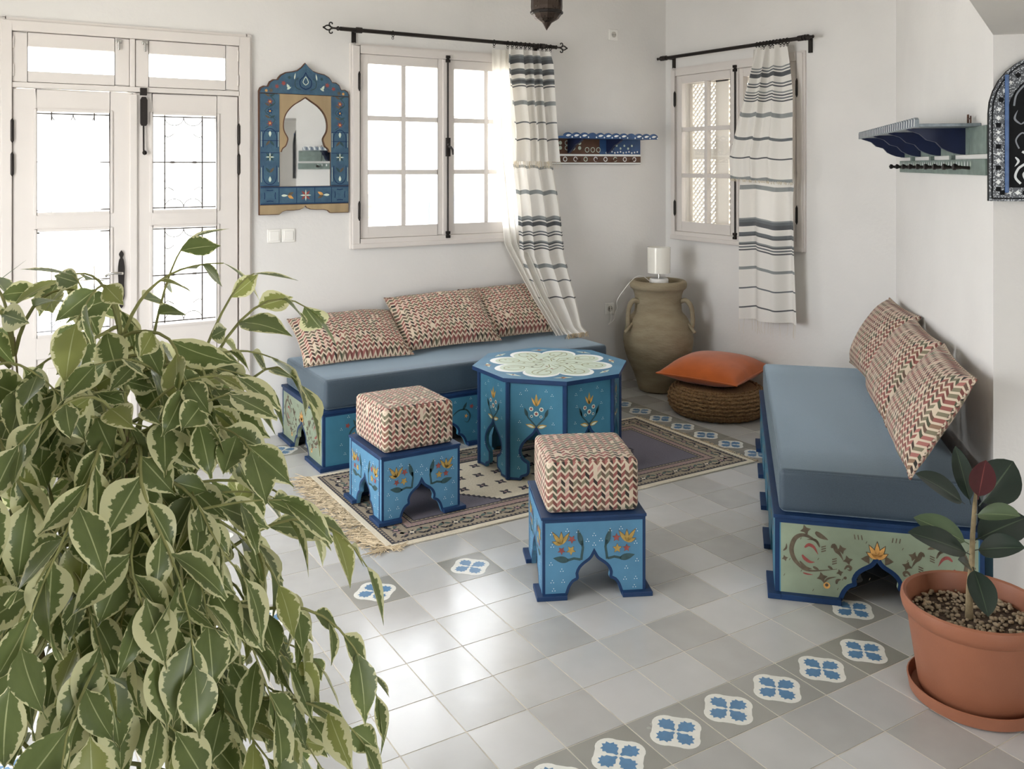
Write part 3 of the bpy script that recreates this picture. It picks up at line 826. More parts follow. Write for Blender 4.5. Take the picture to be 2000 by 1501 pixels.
# ---- octagonal table
def table():
    t = thing('octagonal_table', 'low octagonal table painted blue with flowers and pale rosette top', 'table', (1.262, 1.180, .0125), 0)
    ap, h, th = .350, .492, .018
    side = 2*ap*math.tan(math.pi/8)
    pol = arch_panel(-side/2, side/2, h, [(0, .155, .255)], KEYH)
    for k in range(8):
        R = Matrix.Rotation(k*math.pi/4, 3, 'Z')
        fr = frame(R @ Vector((0, -ap+th, 0)), R @ Vector((1, 0, 0)), (0, 0, 1))
        p = MB().prism(pol, fr, 0, th).build('side_panel', TEAL, t)
        f2 = (fr[0]+fr[3]*th, fr[1], fr[2], fr[3])
        e = MB(); edging(e, pol, .012, f2, T1*.5, 0); e.build('painted_edge', NAVY, p)
        m_ = MB()
        for sg in (-1, 1):
            q = lambda x, z: (sg*x, z)
            an = lambda d: math.radians(d if sg > 0 else 180-d)
            stroke(m_, [q(0, .272), q(.020, .293), q(.042, .315), q(.052, .345)], .007, f2, T1, nGRN)
            leafshape(m_, q(.044, .318), .048, .017, an(70), f2, T1, nGRN)
            leafshape(m_, q(.004, .268), .052, .020, an(14), f2, T1, nYEL); leafshape(m_, q(.012, .268), .036, .010, an(16), f2, T2, nPALE)
            for x, z, k2, r in ((.026, .358, nRED, .010), (.024, .322, nNAVY, .0065)):
                disc(m_, q(x, z), r*1.1, f2, T1, nPALE); blossom(m_, q(x, z), r, 5, f2, T2, k2, .2)
            leafshape(m_, q(.0, .372), .050, .014, an(60), f2, T1, nYEL); leafshape(m_, q(.006, .380), .030, .006, an(62), f2, T2, nORG)
            for x, z in ((.08, .43), (.075, .37), (.085, .29), (.09, .20), (.088, .12), (.09, .06), (.05, .45)): dots3(m_, q(x, z), f2, T1, nWHT)
        leafshape(m_, (0, .372), .062, .015, math.pi/2, f2, T1, nYEL)
        disc(m_, (0, .335), .0125, f2, T1, nPALE); blossom(m_, (0, .335), .0115, 5, f2, T2, nRED, .3)
        tag(m_.build('painted_flowers', PAL, p), kind='stuff')
    R_ = .386/math.cos(math.pi/8)
    oc = [(R_*math.cos(math.pi/8+k*math.pi/4), R_*math.sin(math.pi/8+k*math.pi/4)) for k in range(8)]
    XY = frame((0, 0, h), (1, 0, 0), (0, 1, 0))
    top = MB().prism(oc, XY, 0, .020, 0, 1).build('table_top', [BLUE, NAVY], t)
    r = MB(); F_ = frame((0, 0, h+.020), (1, 0, 0), (0, 1, 0))
    def ros(sc, lob, amp, n, rot=0): return [((sc+amp*abs(math.cos(lob*a/2+rot))**.7)*math.cos(a), (sc+amp*abs(math.cos(lob*a/2+rot))**.7)*math.sin(a)) for a in [2*math.pi*i/n for i in range(n)]]
    LB = len(PAL)
    r.flat(ros(.245, 8, .085, 160), F_, T1, nWHT)
    r.flat(ros(.225, 8, .075, 160), F_, T2, nPALE)
    for k in range(8):
        a = k*math.pi/4
        c = (.225*math.cos(a), .225*math.sin(a))
        ring = [(c[0]+.055*math.cos(x)*math.cos(a)-.048*math.sin(x)*math.sin(a), c[1]+.055*math.cos(x)*math.sin(a)+.048*math.sin(x)*math.cos(a)) for x in [2*math.pi*i/24 for i in range(25)]]
        stroke(r, ring, .005, F_, T3, nGOLD)
        stroke(r, [(.04*math.cos(a), .04*math.sin(a)), (.10*math.cos(a+.18), .10*math.sin(a+.18)), (.165*math.cos(a), .165*math.sin(a)), (.235*math.cos(a-.08), .235*math.sin(a-.08))], .005, F_, T3, nGOLD)
        stroke(r, [(.05*math.cos(a+.3), .05*math.sin(a+.3)), (.12*math.cos(a+.55), .12*math.sin(a+.55)), (.17*math.cos(a+.25), .17*math.sin(a+.25))], .004, F_, T3, nGOLD)
        for rr, da in ((.20, .1), (.25, -.06), (.14, .25), (.09, .0)):
            blossom(r, (rr*math.cos(a+da), rr*math.sin(a+da)), .011, 5, F_, T3+.0004, (nGOLD, nOLV, nRED)[k % 3] if rr < .2 else nGOLD, k)
        b = a+math.pi/8; c2 = (.335*math.cos(b), .335*math.sin(b))
        blossom(r, c2, .022, 6, F_, T1, nORG if k % 2 else nPALE, b); disc(r, c2, .007, F_, T2, nRED)
        for s_ in (-1, 1): leafshape(r, c2, .05, .014, b+s_*1.6, F_, T1, nPALE)
    tag(r.build('painted_rosette', PAL, top), kind='stuff')
    for k in range(8):
        a = math.pi/8+k*math.pi/4-math.pi/2; Rb = (ap+.012)/math.cos(math.pi/8)
        MB().tube([(Rb*.965*math.cos(a), Rb*.965*math.sin(a), 0), (Rb*.965*math.cos(a), Rb*.965*math.sin(a), h)], .0125, 6).build('corner_post', NAVY, t, smooth=50)
table()

# ---- benches
def SV(xc, yc):
    """scroll design coordinates: hand-drawn sketch units to panel metres"""
    return ((xc-150)/2440*.70-.35, (1060+.105*(xc-150)-yc)/920*.30)
def bench_end_art(fr, sx=1):
    m_ = MB(); t = T1
    def A(pts, w, k, tp=True, tt=t):
        p = smoothpts([SV(*p) for p in pts], 4)
        stroke(m_, p, w, fr, tt, k, tp)
        stroke(m_, [(-x, z) for x, z in p], w, fr, tt, k, tp)
    A([(670, 470), (560, 400), (470, 380), (390, 420), (350, 520), (370, 620), (430, 700), (530, 770), (680, 780), (900, 765)], .016, nOLV)
    A([(690, 520), (640, 440), (540, 430)], .009, nOLV)
    A([(640, 350), (700, 395), (790, 440)], .018, nOLV)
    A([(830, 530), (860, 500), (890, 560), (930, 600), (970, 670)], .015, nOLV)
    A([(510, 520), (560, 490), (620, 520), (670, 600)], .012, nRED)
    A([(480, 600), (510, 640), (570, 680), (630, 685)], .012, nRED)
    A([(450, 670), (520, 740), (600, 760)], .010, nOLV)
    A([(610, 735), (680, 770)], .010, nOLV); A([(790, 730), (850, 770)], .010, nOLV)
    A([(490, 800), (540, 815), (610, 825)], .006, nRED)
    A([(740, 920), (790, 870), (890, 850)], .007, nOLV)
    A([(890, 930), (900, 890), (945, 880)], .010, nOLV)
    A([(985, 770), (1020, 735), (1060, 750), (1050, 780), (1020, 770)], .010, nOLV)
    A([(985, 850), (1005, 880)], .012, nOLV)
    A([(250, 550), (285, 520), (290, 470)], .007, nOLV)
    for (x, y), r in (((520, 325), .020), ((950, 550), .018), ((1025, 670), .018), ((720, 855), .020), ((930, 805), .013), ((270, 635), .012)):
        a, b = SV(x, y)
        for s_ in (1, -1): blossom(m_, (s_*a, b), r, 4, fr, t, nOLV, .3*s_, .5)
    a, b = SV(775, 945)
    for s_ in (1, -1): disc(m_, (s_*a, b), .012, fr, t, nORG); disc(m_, (s_*a, b+.002), .006, fr, T2, nOLV)
    for x0, y0 in ((710, 520), (840, 660)):
        for k in range(3):
            A([(x0, y0+k*25), (x0+55, y0-12+k*25)], .004, nOLV, False)
    # lily above the arch
    base = (0, .172)
    for d, l in ((90, .058), (60, .052), (120, .052), (30, .04), (150, .04)):
        leafshape(m_, base, l*1.12, .020, math.radians(d), fr, t, nOLV); leafshape(m_, base, l, .017, math.radians(d), fr, T2, nORG)
    for s_ in (1, -1):
        blossom(m_, (s_*.036, .168), .019, 3, fr, t, nOLV, .5*s_+1.57, .55)
        for k in range(3): stroke(m_, [(s_*(.05+.012*k), .235), (s_*(.053+.012*k), .252)], .0035, fr, t, nOLV)
    random.seed(11)
    for k in range(26):
        x, z = random.uniform(-.32, .32), random.uniform(.03, .26)
        stroke(m_, [(x, z), (x+.004, z+.008)], .002, fr, t, nOLV)
    return m_
def bench_front_art(fr, L):
    m_ = MB(); t = T1
    for k in range(4):
        c = -L/2+.075+.0+(k+.5)*.4275
        tulip(m_, (c, .175), 1.25, fr, t, nYEL)
        for s_ in (-1, 1):
            stroke(m_, smoothpts([(c+s_*.02, .165), (c+s_*.07, .20), (c+s_*.12, .20), (c+s_*.145, .165), (c+s_*.13, .13), (c+s_*.105, .14)], 4), .009, fr, t, nGRN, True)
            leafshape(m_, (c+s_*.10, .20), .05, .016, math.radians(60 if s_ > 0 else 120), fr, t, nGRN)
            blossom(m_, (c+s_*.155, .215), .016, 5, fr, t, nRED); blossom(m_, (c+s_*.12, .165), .013, 5, fr, t, nORG)
            for x, z in ((.05, .25), (.15, .26), (.19, .20), (.17, .07), (.19, .12)): dots3(m_, (c+s_*x, z), fr, t, nWHT)
    return m_
def bench(label, loc, rz):
    L, Dp, h, th = 1.86, .70, .288, .020
    t = thing('bench_sofa', label, 'bench', loc, rz, 'painted benches with blue mattresses')
    arches = [(-L/2+.075+(k+.5)*.4275, .245, .155) for k in range(4)]
    pol = arch_panel(-L/2, L/2, h, arches)
    for sg in (-1, 1):
        fr = frame((0, -Dp/2+th, 0), (1, 0, 0), (0, 0, 1)) if sg < 0 else frame((0, Dp/2-th, 0), (-1, 0, 0), (0, 0, 1))
        p = MB().prism(pol, fr, 0, th).build('front_panel' if sg < 0 else 'back_panel', TEAL, t)
        f2 = (fr[0]+fr[3]*th, fr[1], fr[2], fr[3])
        e = MB(); edging(e, pol, .013, f2, T1*.5, 0); e.build('painted_edge', NAVY, p)
        if sg < 0: tag(bench_front_art(f2, L).build('painted_flowers', PAL, p), kind='stuff')
    pe = arch_panel(-Dp/2+th, Dp/2-th, h, [(0, .245, .160)])
    pe2 = arch_panel(-Dp/2, Dp/2, h, [(0, .245, .160)])
    for sg in (-1, 1):
        fr = frame((-L/2+th, 0, 0), (0, -1, 0), (0, 0, 1)) if sg < 0 else frame((L/2-th, 0, 0), (0, 1, 0), (0, 0, 1))
        p = MB().prism(pe, fr, 0, th).build('end_panel', SAGE, t)
        f2 = (fr[0]+fr[3]*th, fr[1], fr[2], fr[3])
        e = MB(); edging(e, pe2, .016, f2, T1*.5, 0); e.build('painted_edge', NAVY, p)
        tag(bench_end_art(f2).build('painted_scrolls', PAL, p), kind='stuff')
    MB().box(-L/2-.006, L/2+.006, -Dp/2-.006, Dp/2+.006, h, h+.014).build('top_board', NAVY, t, bevel=.002)
    # foot plates: five along each long side, the corner ones wrap round the ends
    edges = [-L/2-.024]
    for c, w, _ in arches: edges += [c-w/2, c+w/2]
    edges += [L/2+.024]
    for sg in (-1, 1):
        y0, y1 = (-Dp/2-.026, -Dp/2+th) if sg < 0 else (Dp/2-th, Dp/2+.012)
        for k in range(5): bx('foot', (edges[2*k], edges[2*k+1], y0, y1, 0, .020), NAVY, t, .002)
    for sg in (-1, 1):
        x0, x1 = (-L/2-.024, -L/2+th) if sg < 0 else (L/2-th, L/2+.024)
        for a, b in ((-Dp/2+th, -.1225), (.1225, Dp/2-th)): bx('foot', (x0, x1, a, b, 0, .020), NAVY, t, .002)
    ml = L-.03; mw = Dp-.03
    me = rbox_mesh('mattress', MATT, ml, mw, .158, .022, .004, sub=6)
    mt = link('mattress', me, t, (0, 0, h+.014))
    piped(mt, ml, mw, .150, .003, MATT, mt, .008)
    return t
bench('blue mattress bench with painted base along the back wall under the window', (1.105, 2.010, .0), 0)
bench('blue mattress bench with sage scroll-painted end along the diagonal wall', (2.046, -.079, 0), math.radians(-135))

# ---- pillows
def pillow_mesh(name, m, w, h, th, back=.55, n=26, pinch=.035, seed=0, pw=.5):
    rnd = random.Random(seed); mb = MB(); V = {}
    ph = [rnd.uniform(0, 6.28) for _ in range(6)]
    def prof(a): return max(0.0, 1-abs(a)**2.6)**pw
    def P_(i, j, side):
        a, b = -1+2*i/n, -1+2*j/n
        x = a*w/2*(1-pinch*(1-b*b)*1.0*abs(a)**3); y = b*h/2*(1-pinch*(1-a*a)*abs(b)**3)
        z = th/2*prof(a)*prof(b)
        z *= 1+.06*math.sin(3*a+ph[0])*math.sin(2.5*b+ph[1])
        rip = .004*math.sin(9*a+ph[2]+3*b)*(abs(b)**3)+.003*math.sin(10*b+ph[3])*(abs(a)**3)
        z += rip*prof(a*.9)*prof(b*.9)
        return (x, y, z if side > 0 else -z*back)
    for side in (1, -1):
        vs_ = [P_(i, j, side) for j in range(n+1) for i in range(n+1)]
        uv = [(v[0], v[1]) for v in vs_]
        fs = []
        for j in range(n):
            for i in range(n):
                q_ = (j*(n+1)+i, j*(n+1)+i+1, (j+1)*(n+1)+i+1, (j+1)*(n+1)+i)
                fs.append(q_ if side > 0 else q_[::-1])
        mb.add(vs_, fs, 0, uv)
    me = mb.mesh(name, m)
    bm = bmesh.new(); bm.from_mesh(me); bmesh.ops.remove_doubles(bm, verts=bm.verts, dist=1e-6); bm.to_mesh(me); bm.free()
    me.shade_smooth(); return me
def pillow(label, me, centre, ux, uy, group, w, h, m, pinch=.035, cat='pillow', name='pillow'):
    ux = Vector(ux).normalized(); uy = Vector(uy); uy = (uy-ux*uy.dot(ux)).normalized(); un = ux.cross(uy)
    root = thing(name, label, cat, centre, 0, group)
    root.rotation_mode = 'QUATERNION'
    root.rotation_quaternion = Matrix((ux, uy, un)).transposed().to_quaternion()
    link('cover', me, root)
    pts = []
    N_ = 14
    def E_(a, b): return (a*w/2*(1-pinch*(1-b*b)*abs(a)**3), b*h/2*(1-pinch*(1-a*a)*abs(b)**3), 0)
    for k in range(N_): pts.append(E_(-1+2*k/N_, -1))
    for k in range(N_): pts.append(E_(1, -1+2*k/N_))
    for k in range(N_): pts.append(E_(1-2*k/N_, 1))
    for k in range(N_): pts.append(E_(-1, 1-2*k/N_))
    pts.append(pts[0])
    MB().tube(pts, .0045, 6, caps=False).build('piping', m, root, boxuv=True, smooth=60)
    return root
def lean(a): return (0, math.cos(math.radians(a)), math.sin(math.radians(a)))
pm = [pillow_mesh('cover', CHEV, .64, .42, .19, .45, pinch=.06, seed=k) for k in range(3)]
g1 = 'zigzag pillows along the back wall'
pillow('zigzag patterned pillow lying at the left end of the back bench', pm[0], (.510, 2.150, .580), (.995, -.05, .01), lean(29), g1, .64, .42, CHEV, .06)
pillow('zigzag patterned pillow in the middle of the back bench', pm[1], (1.110, 2.150, .630), (.995, -.07, .02), lean(40), g1, .64, .42, CHEV, .06)
pillow('zigzag patterned pillow half behind the hanging striped curtain', pm[2], (1.650, 2.205, .632), (.999, -.02, .0), lean(40), g1, .64, .42, CHEV, .06)
g2 = 'zigzag pillows along the diagonal wall'
dC = Vector((1, 1, 0)).normalized(); dN = Vector((1, -1, 0)).normalized()
for k, (s_, off, lab, tw) in enumerate(((2.055, .02, 'zigzag patterned pillow farthest along the diagonal-wall bench', .06), (1.40, .0, 'zigzag patterned pillow between two others on the diagonal-wall bench', -.02), (.745, -.015, 'zigzag patterned pillow nearest the rubber plant on the diagonal-wall bench', -.05))):
    c = dC*s_+dN*(1.742+off)
    up = dN*math.cos(math.radians(60))+Vector((0, 0, math.sin(math.radians(60))))
    pillow(lab, pm[k], (c.x, c.y, .658), -dC+dN*tw, up+dC*tw*.6, g2, .64, .42, CHEV, .06)

# ---- pouf and orange cushion
pf = thing('pouf', 'round woven straw pouf on the tiles beneath the orange cushion', 'pouf', (2.715, 1.430, 0), 0)
prf = []
for k in range(25):
    a = -math.pi/2+math.pi*k/24
    prf.append((.205+.105*math.cos(a)**.8 if math.cos(a) > 0 else .205, .088+.088*math.sin(a)))
JUTE = mat('woven_straw', '#a8855c', .95, col2='#6e4f31', vscale=90, bump=.9, bscale=140)
MB().lathe([(.001, .0)]+prf+[(.001, .176)], 56).build('body', JUTE, pf, smooth=80)
cp = MB()
for k in range(1, 12):
    a = -math.pi/2+math.pi*k/12; r = .205+.105*max(0, math.cos(a))**.8+.002; z = .088+.088*math.sin(a); pts = []
    for q_ in range(121):
        th = 2*math.pi*q_/120; w_ = .003*math.sin(30*th+k*1.7)
        pts.append(((r+w_)*math.cos(th), (r+w_)*math.sin(th), z+.003*math.cos(30*th+k)))
    cp.tube(pts, .0085, 5, caps=False)
cp.build('straw_braid', JUTE, pf, smooth=80)
me = pillow_mesh('cover', ORANGE, .55, .55, .20, .75, pinch=.05, seed=9, pw=.6)
pillow('plump orange velvet cushion lying on the straw pouf', me, (2.737, 1.481, .257), (.186, -.498, 0), (.498, .186, .02), None, .55, .55, ORANGE, .05, 'cushion', 'cushion')

# ---- jar with lamp
jr = thing('clay_jar', 'large clay amphora jar with two handles in the corner', 'jar', (2.760, 2.065, 0), 0)
jp = smoothpts([(.120, 0), (.138, .012), (.150, .06), (.178, .14), (.222, .24), (.243, .34), (.236, .42), (.205, .505), (.170, .548), (.163, .58), (.162, .64), (.168, .68), (.178, .705), (.196, .722), (.200, .745), (.194, .765), (.178, .772), (.160, .766), (.146, .73), (.140, .66), (.138, .60)], 4)
MB().lathe(jp, 56).build('body', CLAY, jr, smooth=70)
MB().lathe([(.001, .722), (.146, .722), (.150, .73), (.146, .738), (.001, .738)], 40).build('lid_board', CLAY, jr, smooth=40)
vd = Vector((.8559, -.5171, 0))
for sg in (-1, 1):
    d = (vd*sg+Vector((-.25, -.35, 0))).normalized()
    pts = smoothpts([tuple(d*.150+Vector((0, 0, .625))), tuple(d*.195+Vector((0, 0, .640))), tuple(d*.232+Vector((0, 0, .60))), tuple(d*.243+Vector((0, 0, .53))), tuple(d*.240+Vector((0, 0, .46))), tuple(d*.215+Vector((0, 0, .435)))], 4)
    MB().tube(pts, [.017]*8+[.016]*(len(pts)-8), 10).build('handle', CLAY, jr, smooth=70)
    pr_ = smoothpts([tuple(d*.20+vd*0+Vector((0, 0, .485))), tuple(d*.235+Vector((-.02, -.02, .455))), tuple(d*.262+Vector((-.03, -.03, .425)))], 4)
    MB().tube(pr_, .011, 8).build('handle_tail', CLAY, jr, smooth=70)
lp = thing('table_lamp', 'small white table lamp with glossy drum shade on the clay jar', 'lamp', (2.750, 2.045, .740), 0)
MB().lathe([(.001, .0), (.062, .0), (.066, .008), (.066, .040), (.060, .048), (.001, .048)], 32).build('base', PLASTIC, lp, smooth=40)
MB().tube([(0, 0, .04), (0, 0, .13)], .008, 10).build('stem', CHROME, lp)
SHADE = mat('pearly_shade', '#eeeae0', .12, spec=.7)
MB().lathe([(.076, .085), (.079, .085), (.081, .265), (.078, .265), (.076, .085)], 40).build('shade', SHADE, lp, smooth=40)
cord = smoothpts([(-.06, .0, .012), (-.14, .01, .07), (-.20, .03, .055), (-.27, .06, -.03), (-.30, .09, -.10), (-.26, .14, -.16), (-.23, .20, -.20), (-.20, .25, -.26), (-.22, .29, -.30), (-.19, .30, -.27), (-.175, .325, -.19), (-.175, .352, -.17)], 5)
MB().tube(cord, .0024, 6).build('cord', PLASTIC, lp, smooth=60)

# ---- sockets and switches
def socket(label, loc, n, cat='socket'):
    t = thing('wall_socket' if cat == 'socket' else 'light_switch', label, cat, loc, 0)
    for k in range(n):
        x = k*.085
        p = MB().box(x-.04, x+.04, -.009, 0, -.04, .04).build('plate', PLASTIC, t, bevel=.004)
        if cat == 'socket':
            MB().lathe([(.001, 0), (.021, 0), (.021, .004), (.018, .005), (.001, .001)], 24, (x, -.009, 0), 0, (0, -1, 0)).build('socket_face', mat('grey_plastic', '#b9b4ac', .4), p)
            for s_ in (-1, 1): MB().tube([(x+s_*.009, -.0135, 0), (x+s_*.009, -.0145, 0)], .003, 8).build('pin_hole', BLACKIRON, p)
        else:
            MB().box(x-.028, x+.028, -.014, -.009, -.028, .028).build('rocker', PLASTIC, p, bevel=.003)
socket('double white light switch on the wall below the carved mirror', (.135, YW, 1.165), 2, 'switch')
socket('small white wall socket high up near the corner', (2.618, YW, 2.526), 1)
socket('white wall socket low beside the clay jar', (2.585, YW, .540), 1)
# ------------------------------------------------------------------ rug
rg = thing('rug', 'patterned wool rug with cream medallion and knotted fringe under the table', 'rug', (0, 0, 0), 0)
RX0, RX1, RY0, RY1 = .085, 2.185, .605, 1.600
RUGD = mat('rug_charcoal', '#403f45', .95, var=.2, vscale=150, bump=.3, bscale=400)
RUGG = mat('rug_grey', '#726d78', .95, var=.2, vscale=120, bump=.3, bscale=400, stretch=(1, 6, 1))
RUGP = mat('rug_dusty_pink', '#a58a86', .95, var=.2, vscale=150, bump=.3, bscale=400)
RUGB = mat('rug_ecru', '#a0937f', .95, var=.15, vscale=150, bump=.3, bscale=400)
RUGT = mat('rug_green', '#56665f', .95, var=.2, vscale=150)
RM = [CREAM, RUGD, RUGG, RUGP, RUGB, RUGT]
MB().box(RX0, RX1, RY0, RY1, 0, .0075).build('pile', CREAM, rg, bevel=.003)
RF = frame((0, 0, .0075), (1, 0, 0), (0, 1, 0))
def rect(mb, i, t, k):
    mb.flat([(RX0+i, RY0+i), (RX1-i, RY0+i), (RX1-i, RY1-i), (RX0+i, RY1-i)], RF, t, k)
bm_ = MB()
for i, k in ((.028, 1), (.050, 4), (.145, 1), (.155, 3), (.185, 1), (.192, 4), (.205, 1), (.212, 2)):
    rect(bm_, i, .0002+i*.006, k)
bm_.build('border_bands', RM, rg)
def along(i, step):
    x0, x1, y0, y1 = RX0+i, RX1-i, RY0+i, RY1-i
    for a, b in (((x0, y0), (x1, y0)), ((x1, y0), (x1, y1)), ((x1, y1), (x0, y1)), ((x0, y1), (x0, y0))):
        d = Vector((b[0]-a[0], b[1]-a[1])); n = max(1, int(round(d.length/step))); u = d/n
        for k in range(n): yield (Vector(a)+u*(k+.5), u.normalized(), k)
pm_ = MB()
for i, k1, hw in ((.039, 4, .006), (.170, 4, .006), (.150, 4, .0025), (.198, 1, .004)):
    for c, u, k in along(i, .022):
        v = Vector((-u.y, u.x)); a, b = u*.0065, v*hw
        pm_.flat([tuple(c-a-b+v*.003), tuple(c+a-b), tuple(c+a+b), tuple(c-a+b-v*.003)], RF, .0022, k1)
for c, u, k in along(.0975, .105):
    v = Vector((-u.y, u.x))
    fr_ = (RF[0]+Vector((c.x, c.y, 0)), Vector((u.x, u.y, 0)), Vector((v.x, v.y, 0)), Vector((0, 0, 1)))
    blossom(pm_, (0, 0), .026, 6, fr_, .0016, 1, 0, .55); blossom(pm_, (0, 0), .017, 4, fr_, .0019, 3 if k % 2 else 0, .3)
    for s_ in (-1, 1):
        leafshape(pm_, (s_*.022, .0), .045, .018, math.radians(35 if s_ > 0 else 145), fr_, .0016, 5)
        leafshape(pm_, (s_*.022, -.01), .04, .014, math.radians(-40 if s_ > 0 else 220), fr_, .0016, 1)
        pm_.flat([(s_*.052-.008, .022), (s_*.052, .012), (s_*.052+.008, .022), (s_*.052, .034)], fr_, .0019, 3)
        stroke(pm_, [(s_*.052-.012, -.03), (s_*.052, -.02), (s_*.052+.012, -.03)], .006, fr_, .0019, 1)
tag(pm_.build('border_motifs', RM, rg), kind='stuff')
# stepped cream medallion
cx, cy = (RX0+RX1)/2, (RY0+RY1)/2
def stepped(hx, hy, n, tip):
    pts = []
    for sx, sy in ((1, -1), (1, 1), (-1, 1), (-1, -1)):
        q_ = []
        for k in range(n):
            f = k/n
            q_ += [(hx*tip+(hx-hx*tip)*f, hy*(1-f)), (hx*tip+(hx-hx*tip)*(f+1/n), hy*(1-f))]
        q_.append((hx, 0))
        if sx*sy > 0: q_ = q_[::-1]
        pts += [(cx+sx*a, cy+sy*b) for a, b in q_]
    out_ = []
    for p in pts:
        if not out_ or (abs(p[0]-out_[-1][0])+abs(p[1]-out_[-1][1])) > 1e-5: out_.append(p)
    return out_
md = MB(); md.flat(stepped(.62, .285, 14, .60), RF, .0016, 1); md.flat(stepped(.60, .272, 14, .60), RF, .0019, 0)
md.build('medallion', RM, rg)
mo = MB()
for a in range(-5, 6):
    for b in (-.20, -.07, .07, .20):
        x, y = cx+a*.105+(.05 if b in (-.07, .20) else 0), cy+b
        if abs(x-cx) > .58-abs(b)*.9: continue
        for s_ in range(4):
            an = math.pi/4+s_*math.pi/2
            leafshape(mo, (x, y), .034, .020, an, RF, .0023, 1)
        disc(mo, (x, y), .008, RF, .0026, 3)
tag(mo.build('medallion_motifs', RM, rg), kind='stuff')
random.seed(5)
fg = MB()
def strand(x, y, dx, ln, rnd):
    p = [(x, y, .004)]; a = rnd.uniform(-.5, .5)
    for k in range(1, 6):
        a += rnd.uniform(-.55, .55); st = ln/5
        p.append((p[-1][0]+dx*math.cos(a)*st, p[-1][1]+math.sin(a)*st, .0035+rnd.random()*.006))
    return p
rr = random.Random(8)
for k in range(300):
    fg.tube(strand(RX0+.004, RY0+(RY1-RY0)*(k+.5)/300, -1, rr.uniform(.07, .15), rr), [.0028, .0024, .0022, .002, .002, .0015], 4)
for k in range(130):
    fg.tube(strand(RX1-.004, RY0+(RY1-RY0)*(k+.5)/130, 1, rr.uniform(.02, .035), rr), .0016, 4)
for k in range(60):
    fg.tube(strand(RX0+rr.uniform(-.03, .06), RY0+.002, rr.choice((-1, 1)), rr.uniform(.03, .06), rr), .0016, 4)
tag(fg.build('fringe', FRINGE, rg), kind='stuff')

# ------------------------------------------------------------------ carved mirror on the back wall
mr = thing('carved_mirror', 'blue painted carved wall mirror with scalloped pointed crest', 'mirror', (.312, YW-.018, 1.290), math.radians(3.2))
half = [(.0, .048), (.012, .034), (.035, .025), (.07, .022), (.115, .022), (.140, .016), (.155, .002), (.160, 0), (.277, 0), (.280, .715), (.272, .735), (.252, .746), (.230, .744), (.225, .752), (.216, .772), (.195, .786), (.170, .787), (.165, .797), (.150, .815), (.120, .831), (.080, .838), (.048, .848), (.022, .868), (0, .893)]
outl = half+[(-x, z) for x, z in reversed(half[1:-1])]
MB().prism(outl, XZ, 0, .014).build('backboard', BROWN, mr)
ap_ = smoothpts([(.148, .365), (.140, .385), (.122, .400), (.112, .425), (.110, .448), (.132, .49), (.134, .54), (.118, .59), (.080, .635), (.030, .668), (0, .688)], 4)
glass_pts = [(.155, .165), (.155, .365)]+ap_+[(-x, z) for x, z in reversed(ap_[:-1])]+[(-.155, .365), (-.155, .165)]
MB().flat(glass_pts, XZ, .0146, 0).build('mirror_glass', MIRROR, mr)
DBLUE = mat('mirror_teal_paint', '#43657a', .5, col2='#34526a', vscale=18, bump=.3, bscale=60)
for s_ in (-1, 1):
    sp = [(.168, .365), (.168, .702), (0, .702)]+[(x, z) for x, z in reversed(ap_)]+[(.148, .365)]
    sp = [(s_*x, z) for x, z in sp]
    if s_ < 0: sp = sp[::-1]
    o = MB().prism(sp, XZ, .014, .020).build('spandrel', TAN, mr)
    e = MB(); stroke(e, [(s_*x, z) for x, z in ap_], .007, XZ, .0206, 0); e.build('arch_edging', BROWN, o)
    st = [(.160, .165), (.272, .165), (.272, .70), (.160, .70)]
    st = [(s_*x, z) for x, z in st]
    if s_ < 0: st = st[::-1]
    o = MB().prism(st, XZ, .014, .022).build('side_stile', DBLUE, mr)
    m_ = MB(); X = s_*.216
    for z in (.168, .36, .43, .485):
        stroke(m_, [(X-.054, z), (X+.054, z)], .004, XZ, .0226, nNAVY)
    for z, k in ((.235, 1), (.44, -1)):
        arc = [(X+.040*math.cos(a), z+k*(-.01-.045*math.sin(a)*1.1)) for a in [math.pi*i/12 for i in range(13)]]
        stroke(m_, [(X+.040, z+k*.05)]+arc+[(X-.040, z+k*.05)], .005, XZ, .0226, nNAVY)
        leafshape(m_, (X, z-k*.045), .034, .016, math.pi/2*k, XZ, .023, nPALE)
        for d in (-1, 1): leafshape(m_, (X, z+k*.01), .04, .014, math.pi/2*k+d*.7, XZ, .0228, nGRN if d > 0 else nOLV)
        for d in (-1, 1): stroke(m_, [(X+d*.05, z-.045), (X+d*.05, z+.04)], .0025, XZ, .0226, nPALE)
    for z in (.335,):
        for a in range(4): leafshape(m_, (X, z), .026, .007, a*math.pi/2, XZ, .0228, nPALE)
        for a in range(4): leafshape(m_, (X, z), .032, .012, math.pi/4+a*math.pi/2, XZ, .0226, nGRN)
        disc(m_, (X, z), .004, XZ, .0232, nYEL)
    for z, k in ((.53, nRED), (.60, nNAVY), (.655, nRED)): blossom(m_, (X, z), .020, 6, XZ, .0228, k, .2); disc(m_, (X, z), .006, XZ, .023, nORG)
    stroke(m_, smoothpts([(X-.03, .50), (X+.03, .55), (X-.03, .60), (X+.03, .65), (X, .69)], 4), .004, XZ, .0227, nGRN)
    for d in (-1, 1):
        for z in (.56, .63, .685): leafshape(m_, (X, z), .035, .012, math.pi/2+d*1.1, XZ, .0227, nOLV if d > 0 else nGRN)
    tag(m_.build('painted_motifs', PAL, o), kind='stuff')
o = MB().prism([(-.272, .060), (.272, .060), (.272, .162), (-.272, .162)], XZ, .014, .022).build('bottom_rail', DBLUE, mr)
m_ = MB()
for x in (-.162, -.056, .056, .162): stroke(m_, [(x, .062), (x, .160)], .004, XZ, .0226, nNAVY)
